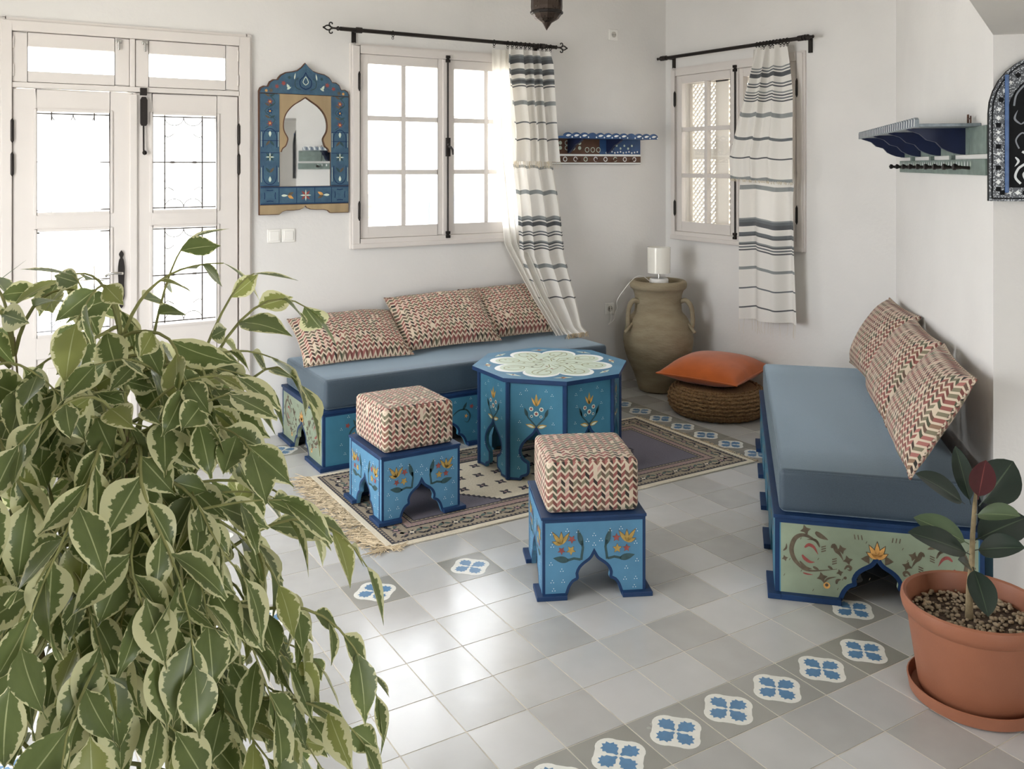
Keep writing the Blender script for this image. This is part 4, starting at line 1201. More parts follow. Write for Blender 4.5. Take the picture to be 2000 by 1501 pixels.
for z in (.064, .158): stroke(m_, [(-.27, z), (.27, z)], .005, XZ, .0226, nNAVY)
for a in range(4):
    leafshape(m_, (0, .111), .034, .008, a*math.pi/2, XZ, .023, nPALE); leafshape(m_, (0, .111), .036, .014, math.pi/4+a*math.pi/2, XZ, .0227, nRED)
for x, d in ((-.109, 1), (.109, -1)):
    leafshape(m_, (x+d*-.04, .111), .04, .014, 0 if d > 0 else math.pi, XZ, .023, nPALE)
    for q_ in (-1, 1): leafshape(m_, (x, .111), .04, .018, (0 if d > 0 else math.pi)+q_*.5, XZ, .0228, nOLV if q_ > 0 else nORG)
for x in (-.216, .216):
    for a in range(4):
        stroke(m_, [(x+.038*math.cos(math.pi*(a-.35)/2*1), .111+.038*math.sin(math.pi*(a-.35)/2)), (x+.030*math.cos(math.pi*a/2), .111+.030*math.sin(math.pi*a/2)), (x+.038*math.cos(math.pi*(a+.35)/2), .111+.038*math.sin(math.pi*(a+.35)/2))], .005, XZ, .0226, nNAVY)
tag(m_.build('painted_motifs', PAL, o), kind='stuff')
fo = [(0, .051), (.012, .037), (.035, .029), (.07, .026), (.115, .026), (.143, .018), (.158, .004), (.272, .004), (.272, .056), (-.272, .056), (-.272, .004), (-.158, .004), (-.143, .018), (-.115, .026), (-.07, .026), (-.035, .029), (-.012, .037)]
MB().prism(fo, XZ, .014, .019).build('apron', TAN, mr)
cr = [(x, z) for x, z in half if z > .70]
cr = [(x*.975, z-.006) for x, z in cr]
crest = [(-.272, .705), (.272, .705)]+cr+[(-x, z) for x, z in reversed(cr[:-1])]
o = MB().prism(crest, XZ, .014, .022).build('crest', DBLUE, mr)
m_ = MB()
for s_ in (-1, 1):
    P_ = lambda pts: smoothpts([(s_*x, z) for x, z in pts], 4)
    stroke(m_, P_([(0, .735), (.03, .75), (.035, .785), (.012, .81), (0, .835)]), .006, XZ, .0226, nNAVY)
    stroke(m_, P_([(0, .76), (.016, .775), (.010, .795), (0, .81)]), .004, XZ, .0226, nPALE)
    stroke(m_, P_([(.03, .73), (.06, .745), (.065, .78), (.045, .80)]), .005, XZ, .0226, nGRN)
    leafshape(m_, (s_*.10, .735), .032, .016, math.radians(60 if s_ > 0 else 120), XZ, .0228, nPALE)
    leafshape(m_, (s_*.115, .730), .030, .012, math.radians(150 if s_ > 0 else 30), XZ, .0228, nPALE)
    for x, z, k, r in ((.135, .765, nRED, .018), (.175, .745, nRED, .016), (.21, .72, nOLV, .016), (.10, .80, nGRN, .014), (.238, .718, nORG, .012)): blossom(m_, (s_*x, z), r, 6, XZ, .0228, k, .3)
    leafshape(m_, (s_*.07, .79), .04, .008, math.radians(100 if s_ > 0 else 80), XZ, .0227, nPALE)
tag(m_.build('painted_motifs', PAL, o), kind='stuff')

# ------------------------------------------------------------------ curtain rods
def finial_fleur(mb, o, d):
    d = Vector(d); up = Vector((0, 0, 1)); o = Vector(o)
    mb.lathe([(.001, 0), (.010, .004), (.015, .012), (.010, .020), (.006, .024), (.006, .045), (.009, .05), (.006, .056)], 10, o, 0, d)
    b = o+d*.055
    for s_ in (1, -1):
        pts = [b+d*x+up*(s_*z) for x, z in ((0, .004), (.012, .020), (.006, .032), (-.006, .030), (-.006, .022))]
        mb.tube([tuple(p) for p in smoothpts([tuple(p) for p in pts], 3)], .004, 6)
        pts = [b+d*x+up*(s_*z) for x, z in ((0, .004), (.014, .013), (.028, .012), (.042, .003))]
        mb.tube([tuple(p) for p in smoothpts([tuple(p) for p in pts], 3)], .0045, 6)
    mb.ball(tuple(b+d*.046), .007, 8)
def rod(label, p0, p1, nrm, brackets, fleur, rings):
    p0 = Vector(p0); p1 = Vector(p1); d = (p1-p0).normalized(); n = Vector(nrm)
    t = thing('curtain_rod', label, 'curtain rod', p0, 0, 'black iron curtain rods')
    L = (p1-p0).length
    MB().tube([(0, 0, 0), tuple(d*L)], .0125, 12).build('pole', BLACKIRON, t, smooth=50)
    for e, dd in ((Vector((0, 0, 0)), -d), (d*L, d)):
        f = MB()
        if fleur: finial_fleur(f, e, dd)
        else:
            f.lathe([(.012, -.02), (.019, -.016), (.019, -.006), (.013, -.002), (.018, .004), (.018, .014), (.010, .02), (.008, .045), (.011, .05), (.001, .06)], 10, e, 0, dd)
        f.build('finial', BLACKIRON, t, smooth=50)
    for s_ in brackets:
        c = d*s_; b = MB()
        b.tube([tuple(c), tuple(c-n*.085)], .009, 8)
        off = -n*.088
        u = d*.013; w_ = n*.006
        b.add([c+off+a*u+bb*w_+Vector((0, 0, z)) for a in (-1, 1) for bb in (-1, 1) for z in (-.085, .012)], [(0, 1, 3, 2), (4, 6, 7, 5), (0, 4, 5, 1), (2, 3, 7, 6), (0, 2, 6, 4), (1, 5, 7, 3)])
        b.lathe([(.0135, -.02), (.018, -.018), (.018, .018), (.0135, .02)], 12, c, 0, d)
        b.build('bracket', BLACKIRON, t, smooth=40)
    for s_ in rings:
        c = d*s_; pts = []
        for k in range(17):
            a = 2*math.pi*k/16; pts.append(tuple(c+n*(.017*math.sin(a))+Vector((0, 0, -.004+.018*math.cos(a)))+d*.003*math.sin(a*.5)))
        r_ = MB().tube(pts, .0028, 6, caps=False)
        r_.tube([tuple(c+Vector((0, 0, -.030+.007*math.cos(x)))+d*(.007*math.sin(x))) for x in [2*math.pi*k/10 for k in range(11)]], .0018, 5, caps=False)
        r_.build('ring', BLACKIRON, t, smooth=60)
    return t
RY = YW-.095
rod('black iron curtain rod with fleur finials above the door-side window', (.505, RY, 2.392), (2.045, RY, 2.386), (0, -1, 0), (.12, 1.44), True, [.34, 1.06]+[1.165+.034*k for k in range(11)])
RX = XW-.095
rod('black iron curtain rod with knob ends above the lattice window', (RX, 2.33, 2.372), (RX, .985, 2.365), (-1, 0, 0), (.03, 1.30), False, [.94+.028*k for k in range(10)])

# ------------------------------------------------------------------ curtains
def cloth(rows, folds, amp, nx=90, ny=70, uoff=0.0, phase=0.0, vtop=0.0, depth_dir=None, seed=1, drift=.6):
    """rows: (left point, right point, fold factor) from top to bottom; returns MB with UV v = metres/2.4"""
    rnd = random.Random(seed); mb = MB()
    Lp = [Vector(r[0]) for r in rows]; Rp = [Vector(r[1]) for r in rows]; Ff = [r[2] for r in rows]
    acc = [0.0]
    for k in range(1, len(rows)): acc.append(acc[-1]+((Lp[k]+Rp[k])/2-(Lp[k-1]+Rp[k-1])/2).length)
    tot = acc[-1]
    def interp(s):
        for k in range(1, len(acc)):
            if s <= acc[k]+1e-9:
                f = (s-acc[k-1])/(acc[k]-acc[k-1]); f2 = f
                return Lp[k-1].lerp(Lp[k], f2), Rp[k-1].lerp(Rp[k], f2), Ff[k-1]+(Ff[k]-Ff[k-1])*f
        return Lp[-1], Rp[-1], Ff[-1]
    vs_, uv = [], []
    ph = [rnd.uniform(0, 6.28) for _ in range(4)]
    for j in range(ny+1):
        s = tot*j/ny; l, r, ff = interp(s); ax = (r-l); w = ax.length; axn = ax.normalized()
        nn = depth_dir
        for i in range(nx+1):
            a = i/nx
            aw = a+.04*math.sin(2*math.pi*a*1.3+ph[0]+s*drift)
            f = math.sin(2*math.pi*folds*aw+phase)+.35*math.sin(2*math.pi*folds*2.1*aw+ph[1]+s*.4)
            pos = l+ax*a+nn*(amp*ff*f)+axn*(.012*ff*math.sin(2*math.pi*folds*aw+phase+1.2))
            sag = .008*ff*math.cos(2*math.pi*folds*aw+phase)
            vs_.append(pos); uv.append((uoff+a*.9, (vtop+s+sag)/2.4))
    fs = [(j*(nx+1)+i, j*(nx+1)+i+1, (j+1)*(nx+1)+i+1, (j+1)*(nx+1)+i) for j in range(ny) for i in range(nx)]
    mb.add(vs_, fs, 0, uv)
    return mb, [vs_[ny*(nx+1)+i] for i in range(0, nx+1, 2)]
def fringe(parent, pts, ln, seed, m=None, r=.0011, rep=2):
    rnd = random.Random(seed); mb = MB()
    for p in pts:
        for _ in range(rep):
            q_ = Vector(p)+Vector((rnd.uniform(-.004, .004), rnd.uniform(-.004, .004), .004)); path = [tuple(q_)]
            for k in range(3):
                q_ = q_+Vector((rnd.uniform(-.006, .006), rnd.uniform(-.006, .006), -ln/3*rnd.uniform(.6, 1.2)))
                path.append(tuple(q_))
            mb.tube(path, r, 4)
    return tag(mb.build('fringe', m or FRINGE, parent), kind='stuff')
SHEER = striped('sheer_cotton', [(0, '#f4f1ea')], .6)
def bandgroup(z, s=1.0):
    """a band of fine dark stripes starting z metres down"""
    return [(z+a*s, z+b*s, c) for a, b, c in ((0, .010, CM), (.014, .028, CG), (.034, .060, CK), (.098, .112, CG), (.114, .130, CK), (.160, .170, CM), (.174, .186, CK), (.192, .202, CG), (.208, .220, CK))]
# curtain by the door-side window
C1 = striped('striped_throw_cream_a', stripe_stops(bandgroup(.03)+[(.345, .372, CM), (.470, .476, CG), (.484, .490, CG), (.600, .608, CK)]), .3)
C1b = striped('striped_throw_cream_b', stripe_stops([(.02, .045, CM), (.190, .216, CM)]+bandgroup(.375)+[(.70, .722, CM), (.80, .806, CG), (.815, .820, CG), (.93, .938, CK)]), .3)
ct = thing('curtain', 'cream striped throw hung as curtain, its end trailing onto the back bench', 'curtain', (0, 0, 0), 0, 'striped throws hung as curtains')
DY = Vector((0, -1, 0))
mb, end = cloth([((1.665, 2.290, 2.350), (1.985, 2.290, 2.350), .55), ((1.650, 2.285, 2.25), (2.000, 2.285, 2.26), .9), ((1.668, 2.270, 2.00), (2.005, 2.270, 2.00), 1), ((1.690, 2.268, 1.80), (2.020, 2.268, 1.80), 1), ((1.680, 2.262, 1.605), (2.040, 2.262, 1.600), 1)], 4.2, .020, 110, 60, seed=3, depth_dir=DY)
ov = mb.build('overlay_fold', C1, ct, smooth=80); fringe(ov, end, .05, 4, CREAM, .0009)
mb, end = cloth([((1.675, 2.318, 2.340), (1.980, 2.318, 2.340), .5), ((1.700, 2.310, 1.62), (2.035, 2.310, 1.605), .7), ((1.730, 2.300, 1.314), (2.092, 2.300, 1.306), .9), ((1.735, 2.275, .975), (2.120, 2.275, .955), 1), ((1.775, 2.130, .713), (2.115, 2.140, .685), .9), ((1.860, 2.010, .530), (2.075, 2.020, .515), .6), ((1.895, 1.945, .488), (2.065, 1.945, .488), .4)], 3.6, .020, 100, 90, vtop=-.74, seed=5, phase=1.0, depth_dir=DY)
lo = mb.build('lower_fold', C1b, ct, smooth=80); fringe(lo, end, .03, 6)
mb, end = cloth([((1.555, 2.335, 2.345), (1.72, 2.335, 2.345), .6), ((1.565, 2.335, 1.7), (1.75, 2.335, 1.7), 1), ((1.640, 2.320, 1.05), (1.80, 2.320, 1.05), 1), ((1.735, 2.12, .72), (1.85, 2.12, .72), .8), ((1.815, 1.955, .488), (1.90, 1.955, .488), .5)], 3.3, .012, 60, 60, seed=7, depth_dir=DY)
mb.build('sheer_layer', SHEER, ct, smooth=80)
# curtain by the lattice window
C2 = striped('striped_throw_white_a', stripe_stops([(a, b, c) for a, b, c in bandgroup(.13)]+[(.425, .455, CM), (.585, .591, CG), (.600, .606, CG), (.715, .723, CK), (.85, .876, CM)]), .22)
C2b = striped('striped_throw_white_b', stripe_stops([(.02, .05, CM)]+bandgroup(.235)+[(.555, .580, CM), (.690, .697, CG), (.706, .712, CG), (.815, .823, CK)]), .22)
ct2 = thing('curtain', 'white striped throw hung as curtain straight down beside the lattice window', 'curtain', (0, 0, 0), 0, 'striped throws hung as curtains')
DX = Vector((-1, 0, 0))
mb, end = cloth([((3.020, 1.395, 2.345), (3.020, 1.150, 2.345), .55), ((3.01, 1.425, 2.22), (3.01, 1.125, 2.22), .9), ((2.990, 1.470, 2.05), (2.990, 1.085, 2.03), .9), ((2.980, 1.530, 1.85), (2.980, 1.072, 1.82), .7), ((2.975, 1.600, 1.62), (2.975, 1.066, 1.60), .6), ((2.975, 1.585, 1.488), (2.975, 1.066, 1.468), .55)], 3.0, .026, 110, 60, seed=12, phase=.4, depth_dir=DX, drift=.2)
ov = mb.build('overlay_fold', C2, ct2, smooth=80); fringe(ov, end, .02, 13, CREAM)
mb, end = cloth([((3.050, 1.39, 2.34), (3.050, 1.16, 2.34), .1), ((3.030, 1.535, 1.50), (3.030, 1.08, 1.48), .35), ((3.020, 1.532, 1.38), (3.020, 1.08, 1.37), .8), ((3.020, 1.530, 1.0), (3.020, 1.07, .99), .95), ((3.020, 1.528, .555), (3.020, 1.052, .585), .95)], 1.5, .040, 100, 80, vtop=-.87, seed=15, phase=3.14, depth_dir=DX, drift=.15)
lo = mb.build('lower_fold', C2b, ct2, smooth=80); fringe(lo, end[::3], .10, 16, CREAM, .0008, 1)
mb, end = cloth([((3.070, 1.475, 2.345), (3.070, 1.36, 2.345), .6), ((3.072, 1.50, 1.7), (3.072, 1.40, 1.7), 1), ((3.074, 1.548, 1.0), (3.074, 1.46, 1.0), 1)], 2.2, .006, 40, 40, seed=17, depth_dir=DX)
mb.build('sheer_layer', SHEER, ct2, smooth=80)

# ------------------------------------------------------------------ painted shelves
def scallops(L, n, h, amp):
    pts = [(0, 0), (L, 0)]
    for k in range(n, 0, -1):
        for q_ in range(6):
            x = L*(k-q_/6)/n; pts.append((x, h+amp*abs(math.sin(math.pi*q_/6))))
    pts.append((0, h)); return pts
SHB = mat('shelf_blue_paint', '#2c4f7c', .5, var=.2, vscale=20)
SHN = mat('shelf_dark_blue_paint', '#141f40', .5, var=.2, vscale=12)
SHG = mat('shelf_grey_green_paint', '#717f78', .6, var=.2, vscale=25)
SHS = mat('shelf_silver_paint', '#7f888e', .45, var=.3, vscale=40)
sf = thing('wall_shelf', 'blue painted shelf with scalloped edge on the back wall', 'shelf', (2.044, YW, 0), 0)
MB().box(0, .815, -.20, -.001, 1.763, 1.778).build('shelf_board', SHB, sf, bevel=.002)
o = MB().prism(scallops(.815, 12, .026, .014), frame((0, -.20, 1.762), (1, 0, 0), (0, 0, 1)), 0, .014).build('scalloped_edge', SHB, sf)
m_ = MB(); f2 = frame((0, -.2142, 1.762), (1, 0, 0), (0, 0, 1))
for k in range(12):
    x = .815*(k+.5)/12
    if k % 5 != 3: leafshape(m_, (x-.022, .016), .044, .015, .15, f2, .0004, nWHT)
    disc(m_, (x+.03, .008), .006, f2, .0004, nWHT, 7)
tag(m_.build('painted_dots', PAL, o), kind='stuff')
MB().box(0, .44, -.018, -.001, 1.655, 1.763).build('back_panel', BROWN, sf)
MB().box(.44, .815, -.018, -.001, 1.655, 1.763).build('back_panel', SHB, sf)
o = MB().box(0, .815, -.022, -.001, 1.585, 1.654).build('peg_rail', BROWN, sf, bevel=.002)
m_ = MB(); f3 = frame((0, -.0222, 0), (1, 0, 0), (0, 0, 1))
random.seed(21)
stroke(m_, [(0, 1.650), (.815, 1.650)], .014, f3, .0004, nWHT); stroke(m_, [(0, 1.592), (.815, 1.592)], .010, f3, .0004, nWHT)
def ring(mb, c, r, w, fr, t, k): stroke(mb, [(c[0]+r*math.cos(a), c[1]+r*math.sin(a)) for a in [2*math.pi*i/12 for i in range(13)]], w, fr, t, k)
for k in range(9): ring(m_, (.05+.088*k, 1.621), .015, .006, f3, .0004, nWHT if k % 3 else nPALE)
tag(m_.build('painted_rings', PAL, o), kind='stuff')
m_ = MB(); f4 = frame((0, -.0182, 0), (1, 0, 0), (0, 0, 1))
for k in range(5):
    for z in (1.735, 1.70):
        if (k+int(z*100)) % 3: ring(m_, (.045+.055*k, z), .015, .005, f4, .0004, nPALE)
        else: disc(m_, (.045+.055*k, z), .014, f4, .0004, nPALE)
for k in range(3): ring(m_, (.33+.05*k, 1.688), .017, .005, f4, .0004, nPALE)
for k in range(12): disc(m_, (.50+.026*k, 1.668+.004*(k % 3)), .007, f4, .0004, nWHT, 7)
for k in range(6): disc(m_, (.56+.035*k, 1.70+.02*(k % 2)), .009, f4, .0004, nPALE, 7)
tag(m_.build('painted_rings', PAL, sf), kind='stuff')
bp = [(0, 0), (.165, 0), (.165, -.012), (.13, -.03), (.085, -.045), (.05, -.075), (.012, -.098), (0, -.10)]
for x in (.16, .50):
    MB().prism(bp[::-1], frame((x+.01, -.019, 1.763), (0, -1, 0), (0, 0, 1)), -.01, .01).build('bracket', SHN, sf)
for x in (.08, .24, .40, .56, .72):
    MB().tube([(x, -.022, 1.612), (x, -.05, 1.612), (x, -.06, 1.622)], [.006, .005, .008], 8).build('peg', BROWN, sf, smooth=60)

s0 = dC*((3.22)/math.sqrt(2))+dN*(2.69/math.sqrt(2))
sh = thing('wall_shelf', 'dark blue bracket shelf with row of pegs on the diagonal wall', 'shelf', (s0.x, s0.y, 0), math.radians(-135))
# local +x runs along the wall towards the viewer, local -y is into the room
LS = 1.575
MB().box(0, LS, -.216, -.001, 1.722, 1.734).build('shelf_board', SHS, sh, bevel=.002)
o = MB().prism(scallops(LS, 30, .028, .010), frame((0, -.216, 1.720), (1, 0, 0), (0, 0, 1)), 0, .014).build('scalloped_edge', SHS, sh)
m_ = MB(); f5 = frame((0, -.2302, 1.720), (1, 0, 0), (0, 0, 1))
for k in range(60): stroke(m_, [(LS*(k+.3)/60, .004), (LS*(k+.6)/60, .032)], .009, f5, .0004, nWHT if k % 2 else nNAVY)
tag(m_.build('painted_hatching', PAL, o), kind='stuff')
LS = 1.70
for k in range(7): bx('back_panel', (LS*k/7+.004, LS*(k+1)/7-.004, -.016, -.001, 1.618, 1.722), SHG, sh, .002)
bp = smoothpts([(.0, 0), (.20, 0), (.20, -.010), (.165, -.022), (.14, -.045), (.105, -.055), (.085, -.078), (.04, -.098), (0, -.104)], 2)
for x in (.10, .52, .95, 1.38):
    MB().prism(bp[::-1], frame((x+.012, -.016, 1.722), (0, -1, 0), (0, 0, 1)), -.012, .012).build('bracket', SHN, sh)
rl = bx('peg_rail', (0, LS, -.020, -.001, 1.540, 1.600), SHG, sh, .002)
m_ = MB(); f6 = frame((0, -.0202, 1.540), (1, 0, 0), (0, 0, 1))
for k in range(34): leafshape(m_, (.03+k*.0445, .028), .026, .012, math.pi/2, f6, .0004, nWHT if k % 3 else nPALE)
tag(m_.build('painted_leaves', PAL, rl), kind='stuff')
for x in (.30, .75, 1.15): bx('post', (x-.02, x+.02, -.016, -.001, 1.600, 1.618), SHG, sh)
for k in range(9):
    x = .06+k*.178
    MB().lathe([(.007, 0), (.006, .03), (.008, .036), (.006, .042), (.013, .052), (.013, .060), (.001, .066)], 10, (x, -.018, 1.566), 0, (0, -1, .08)).build('peg', BLACKIRON, sh, smooth=60)
MB().tube([(LS-.24, -.02, 1.734), (LS-.24, -.02, 1.772)], .004, 6).tube([(LS-.20, -.02, 1.734), (LS-.20, -.02, 1.765)], .003, 6).tube([(LS-.24, -.02, 1.755), (LS-.20, -.02, 1.755)], .003, 6).build('hanger', BROWN, sh)

# ------------------------------------------------------------------ arched mosaic panel on the wall's end face
eo = Vector((c1.x, c1.y, 0))
ax = thing('arched_panel', 'arched black and blue mosaic wall panel with white scrolls', 'wall art', (eo.x-.020*.707, eo.y+.020*.707, 1.450), math.radians(-45))
# local +x to the right along the face, local -y towards the viewer
AW, AH = .40, .520
def archpoly(w0, w1, z0, z1):
    r = (w1-w0)/2; cxm = (w0+w1)/2; zc = z1-r*1.05
    pts = [(w0, z0), (w1, z0)]
    for k in range(17):
        a = math.pi*k/16; pts.append((cxm+r*math.cos(a), zc+(z1-zc)*math.sin(a)))
    return pts
AR = frame((0, -.002, 0), (1, 0, 0), (0, 0, 1))
def mosaic(name, c1_, c2_, sc):
    m, g, p = newmat(name)
    tc = g.new('ShaderNodeTexCoord'); v = g.new('ShaderNodeTexVoronoi'); v.inputs['Scale'].default_value = sc
    g.L.new(tc.outputs['Object'], v.inputs['Vector'])
    g.L.new(g.ramp(v.outputs['Distance'], [(0, c1_), (.40, c2_)]), p.inputs['Base Color'])
    p.inputs['Roughness'].default_value = .35; return m
MOS = mosaic('silver_mosaic', '#b4b8ba', '#33363a', 190)
BLKG = mat('black_lacquer', '#08090c', .6, spec=.2)
ABLUE = mat('arch_blue_paint', '#4d6a98', .45, var=.2, vscale=40)
MB().prism(archpoly(0, AW, 0, AH), AR, 0, .024, 0, 1).build('frame', [MOS, BLKG], ax)
MB().prism(archpoly(.060, AW-.060, .048, AH-.068), AR, .020, .027).build('inner_panel', BLKG, ax)
ed = MB(); e_ = archpoly(.010, AW-.010, .010, AH-.012); stroke(ed, e_+[e_[0]], .005, AR, .0246, 0)
tag(ed.build('edge_line', BLKG, ax), kind='stuff')
tl = MB(); N_ = 30
ep = archpoly(.030, AW-.030, .030, AH-.036); acc = 0
dens = []
for a, b in zip(ep, ep[1:]+ep[:1]):
    a, b = Vector(a), Vector(b); n = max(1, int((b-a).length/.024))
    for k in range(n): dens.append((a.lerp(b, (k+.5)/n), (b-a).normalized()))
for k, (c, u) in enumerate(dens):
    v = Vector((-u.y, u.x)); h_ = .008
    if k % 3 == 0: tl.flat([tuple(c-u*h_-v*h_), tuple(c+u*h_-v*h_), tuple(c+u*h_+v*h_), tuple(c-u*h_+v*h_)], AR, .0248, 1)
    elif k % 3 == 1: blossom(tl, c, .0085, 4, AR, .0248, 0, .3, .5)
    else: tl.flat([tuple(c-u*h_*1.2), tuple(c-v*h_), tuple(c+u*h_*1.2), tuple(c+v*h_)], AR, .0248, 0)
tag(tl.build('inlay', [WHITEP, BLKG], ax), kind='stuff')
MB().box(.050, .062, -.036, -.026, .03, .445).build('blue_bar', ABLUE, ax, bevel=.002)
MB().box(AW-.062, AW-.050, -.036, -.026, .03, .445).build('blue_bar', ABLUE, ax, bevel=.002)
bx('blue_bar', (AW/2-.055, AW/2-.0, -.036, -.028, .05, .44), ABLUE, ax, .002)
sc_ = MB(); CR = mat('scroll_white', '#d9dcdc', .4); CGY = mat('scroll_grey', '#7c8086', .4)
for s_, cx_ in ((1, .105), (-1, AW-.105)):
    Pp = lambda pts: smoothpts([(cx_+s_*x, z) for x, z in pts], 5)
    stroke(sc_, Pp([(-.005, .062), (-.022, .085), (-.012, .115), (.012, .135), (.016, .16), (0, .175)]), .008, AR, .0276, 0)
    stroke(sc_, Pp([(.010, .072), (.004, .095), (.014, .110)]), .007, AR, .0276, 0, True)
    stroke(sc_, Pp([(-.022, .155), (-.012, .140), (-.024, .122)]), .008, AR, .0276, 0, True)
    stroke(sc_, Pp([(.022, .062), (.038, .058), (.05, .066)]), .006, AR, .0276, 0)
    stroke(sc_, Pp([(-.010, .185), (-.02, .215), (0, .24), (.02, .225)]), .005, AR, .0276, 1)
    for q_ in (-1, 1): stroke(sc_, Pp([(-.004, .270), (q_*.022-.002, .290), (q_*.014, .320)]), .007, AR, .0276, 1, True)
    stroke(sc_, Pp([(.045, .335), (.020, .325), (.010, .355), (.022, .385), (.045, .398)]), .006, AR, .0276, 1)
    stroke(sc_, Pp([(.048, .372), (.034, .365), (.034, .347), (.046, .345)]), .008, AR, .0276, 1)
    stroke(sc_, Pp([(-.026, .335), (-.018, .375), (.010, .41), (.04, .43)]), .006, AR, .0276, 1)
tag(sc_.build('scrollwork', [CR, CGY], ax), kind='stuff')

# ------------------------------------------------------------------ lantern
LN = Vector((1.16, 1.06, 0))
ln_ = thing('hanging_lantern', 'dark pierced metal lantern hanging overhead, only its pointed tip visible', 'lantern', (LN.x, LN.y, 2.272), 0)
pm2, g, p = newmat('pierced_metal')
p.inputs['Base Color'].default_value = lin('#4a3f38'); p.inputs['Metallic'].default_value = .8; p.inputs['Roughness'].default_value = .42
tc = g.new('ShaderNodeTexCoord'); v = g.new('ShaderNodeTexVoronoi'); v.inputs['Scale'].default_value = 75
g.L.new(tc.outputs['Object'], v.inputs['Vector'])
tr_ = g.new('ShaderNodeBsdfTransparent'); mx = g.new('ShaderNodeMixShader')
g.L.new(g.math('LESS_THAN', v.outputs['Distance'], .22), mx.inputs[0]); g.L.new(p.outputs[0], mx.inputs[1]); g.L.new(tr_.outputs[0], mx.inputs[2])
g.L.new(mx.outputs[0], g.N['Material Output'].inputs[0])
MB().lathe([(.078, .085), (.082, .12), (.080, .20), (.070, .26), (.045, .31), (.030, .34), (.022, .36)], 12).build('body', pm2, ln_)
MB().lathe([(.0786, .095), (.076, .080), (.060, .058), (.040, .046), (.026, .038), (.017, .024), (.007, .010), (.001, .0)], 12).build('tip', pm2, ln_)
MB().lathe([(.080, .082), (.085, .086), (.085, .096), (.080, .10)], 12).build('collar', BLACKIRON, ln_)
MB().lathe([(.030, .338), (.034, .345), (.026, .36), (.012, .385), (.004, .39)], 12).build('cap', BLACKIRON, ln_)
ch = MB()
for k in range(10):
    z = .392+k*.034; pts = []
    for q_ in range(13):
        a = 2*math.pi*q_/12; b = .007*math.cos(a)
        pts.append((b if k % 2 else 0, 0 if k % 2 else b, z+.019*math.sin(a)))
    ch.tube(pts, .002, 5, caps=False)
ch.build('chain', BLACKIRON, ln_)
MB().lathe([(.045, .728), (.045, .720), (.02, .705), (.005, .70)][::-1], 20).build('ceiling_rose', BLACKIRON, ln_)
# ------------------------------------------------------------------ plants
def leaf_geo(L, W, nv=9, nu=4, droop=.12, fold=.25, tip=.10, petiole=.06, shape=.85, curl=0.0, power=.8):
    """leaf along +Y from the origin, face up +Z: list of verts, faces, uvs"""
    vs_, uv, fs = [], [], []
    for j in range(nv+1):
        v = j/nv
        q_ = max(0, (v-petiole)/(1-petiole))
        body = max(0, math.sin(math.pi*min(1, q_/(1-tip))**shape))**power if q_ < 1-tip else 0
        w = W/2*max(body, .035*(1-v)+.012)
        if q_ > 1-tip*2.4: w = max(w, W*.05*(1-q_)/(tip*2.4)+.0004)
        for i in range(nu+1):
            u = -1+2*i/nu
            x = u*w; y = v*L; z = fold*abs(x)-droop*L*v*v*1.0+curl*L*math.sin(v*5)*u*.05
            vs_.append((x, y, z)); uv.append(((u+1)/2, v))
    for j in range(nv):
        for i in range(nu):
            a = j*(nu+1)+i; fs.append((a, a+1, a+nu+2, a+nu+1))
    return vs_, fs, uv
def leaf_mesh(name, m, *a, **k):
    mb = MB(); v, f, u = leaf_geo(*a, **k); mb.add(v, f, 0, u)
    return mb.mesh(name, m, smooth=80)
def orient(d, n):
    y = Vector(d).normalized(); n = Vector(n); z = (n-y*n.dot(y))
    z = z.normalized() if z.length > 1e-4 else y.orthogonal().normalized()
    x = y.cross(z)
    return Matrix((x, y, z)).transposed()

# variegated ficus
FX = Vector((-1.175, -1.235, 0))
fc = thing('ficus_plant', 'large variegated ficus with green and cream leaves in the foreground', 'plant', FX, 0)
MB().lathe([(.11, 0), (.14, .01), (.165, .26), (.18, .265), (.18, .30), (.165, .30), (.155, .25)], 32).build('pot', PLASTIC, fc, smooth=40)
MB().lathe([(.001, .265), (.156, .262)], 24).build('soil', SOIL, fc)
rn = random.Random(42)
stems = []
for k, (tx, ty, tz) in enumerate(((.02, .0, 1.32), (-.14, .06, 1.30), (.06, -.06, 1.20), (-.03, -.14, 1.18), (-.22, -.06, 1.22))):
    b = Vector((.03*math.cos(k*1.3), .03*math.sin(k*1.3), .26)); pts = []
    for j in range(9):
        t = j/8
        pts.append(b.lerp(Vector((tx, ty, tz)), t)+Vector((.02*math.sin(5*t+k), .02*math.cos(4*t+k*2), 0)))
    stems.append(pts)
    MB().tube([tuple(p) for p in pts], [.010-.0011*j for j in range(9)], 8).build('stem', BARK, fc, smooth=60)
leaves = []          # (position, rotation matrix, scale, variant)
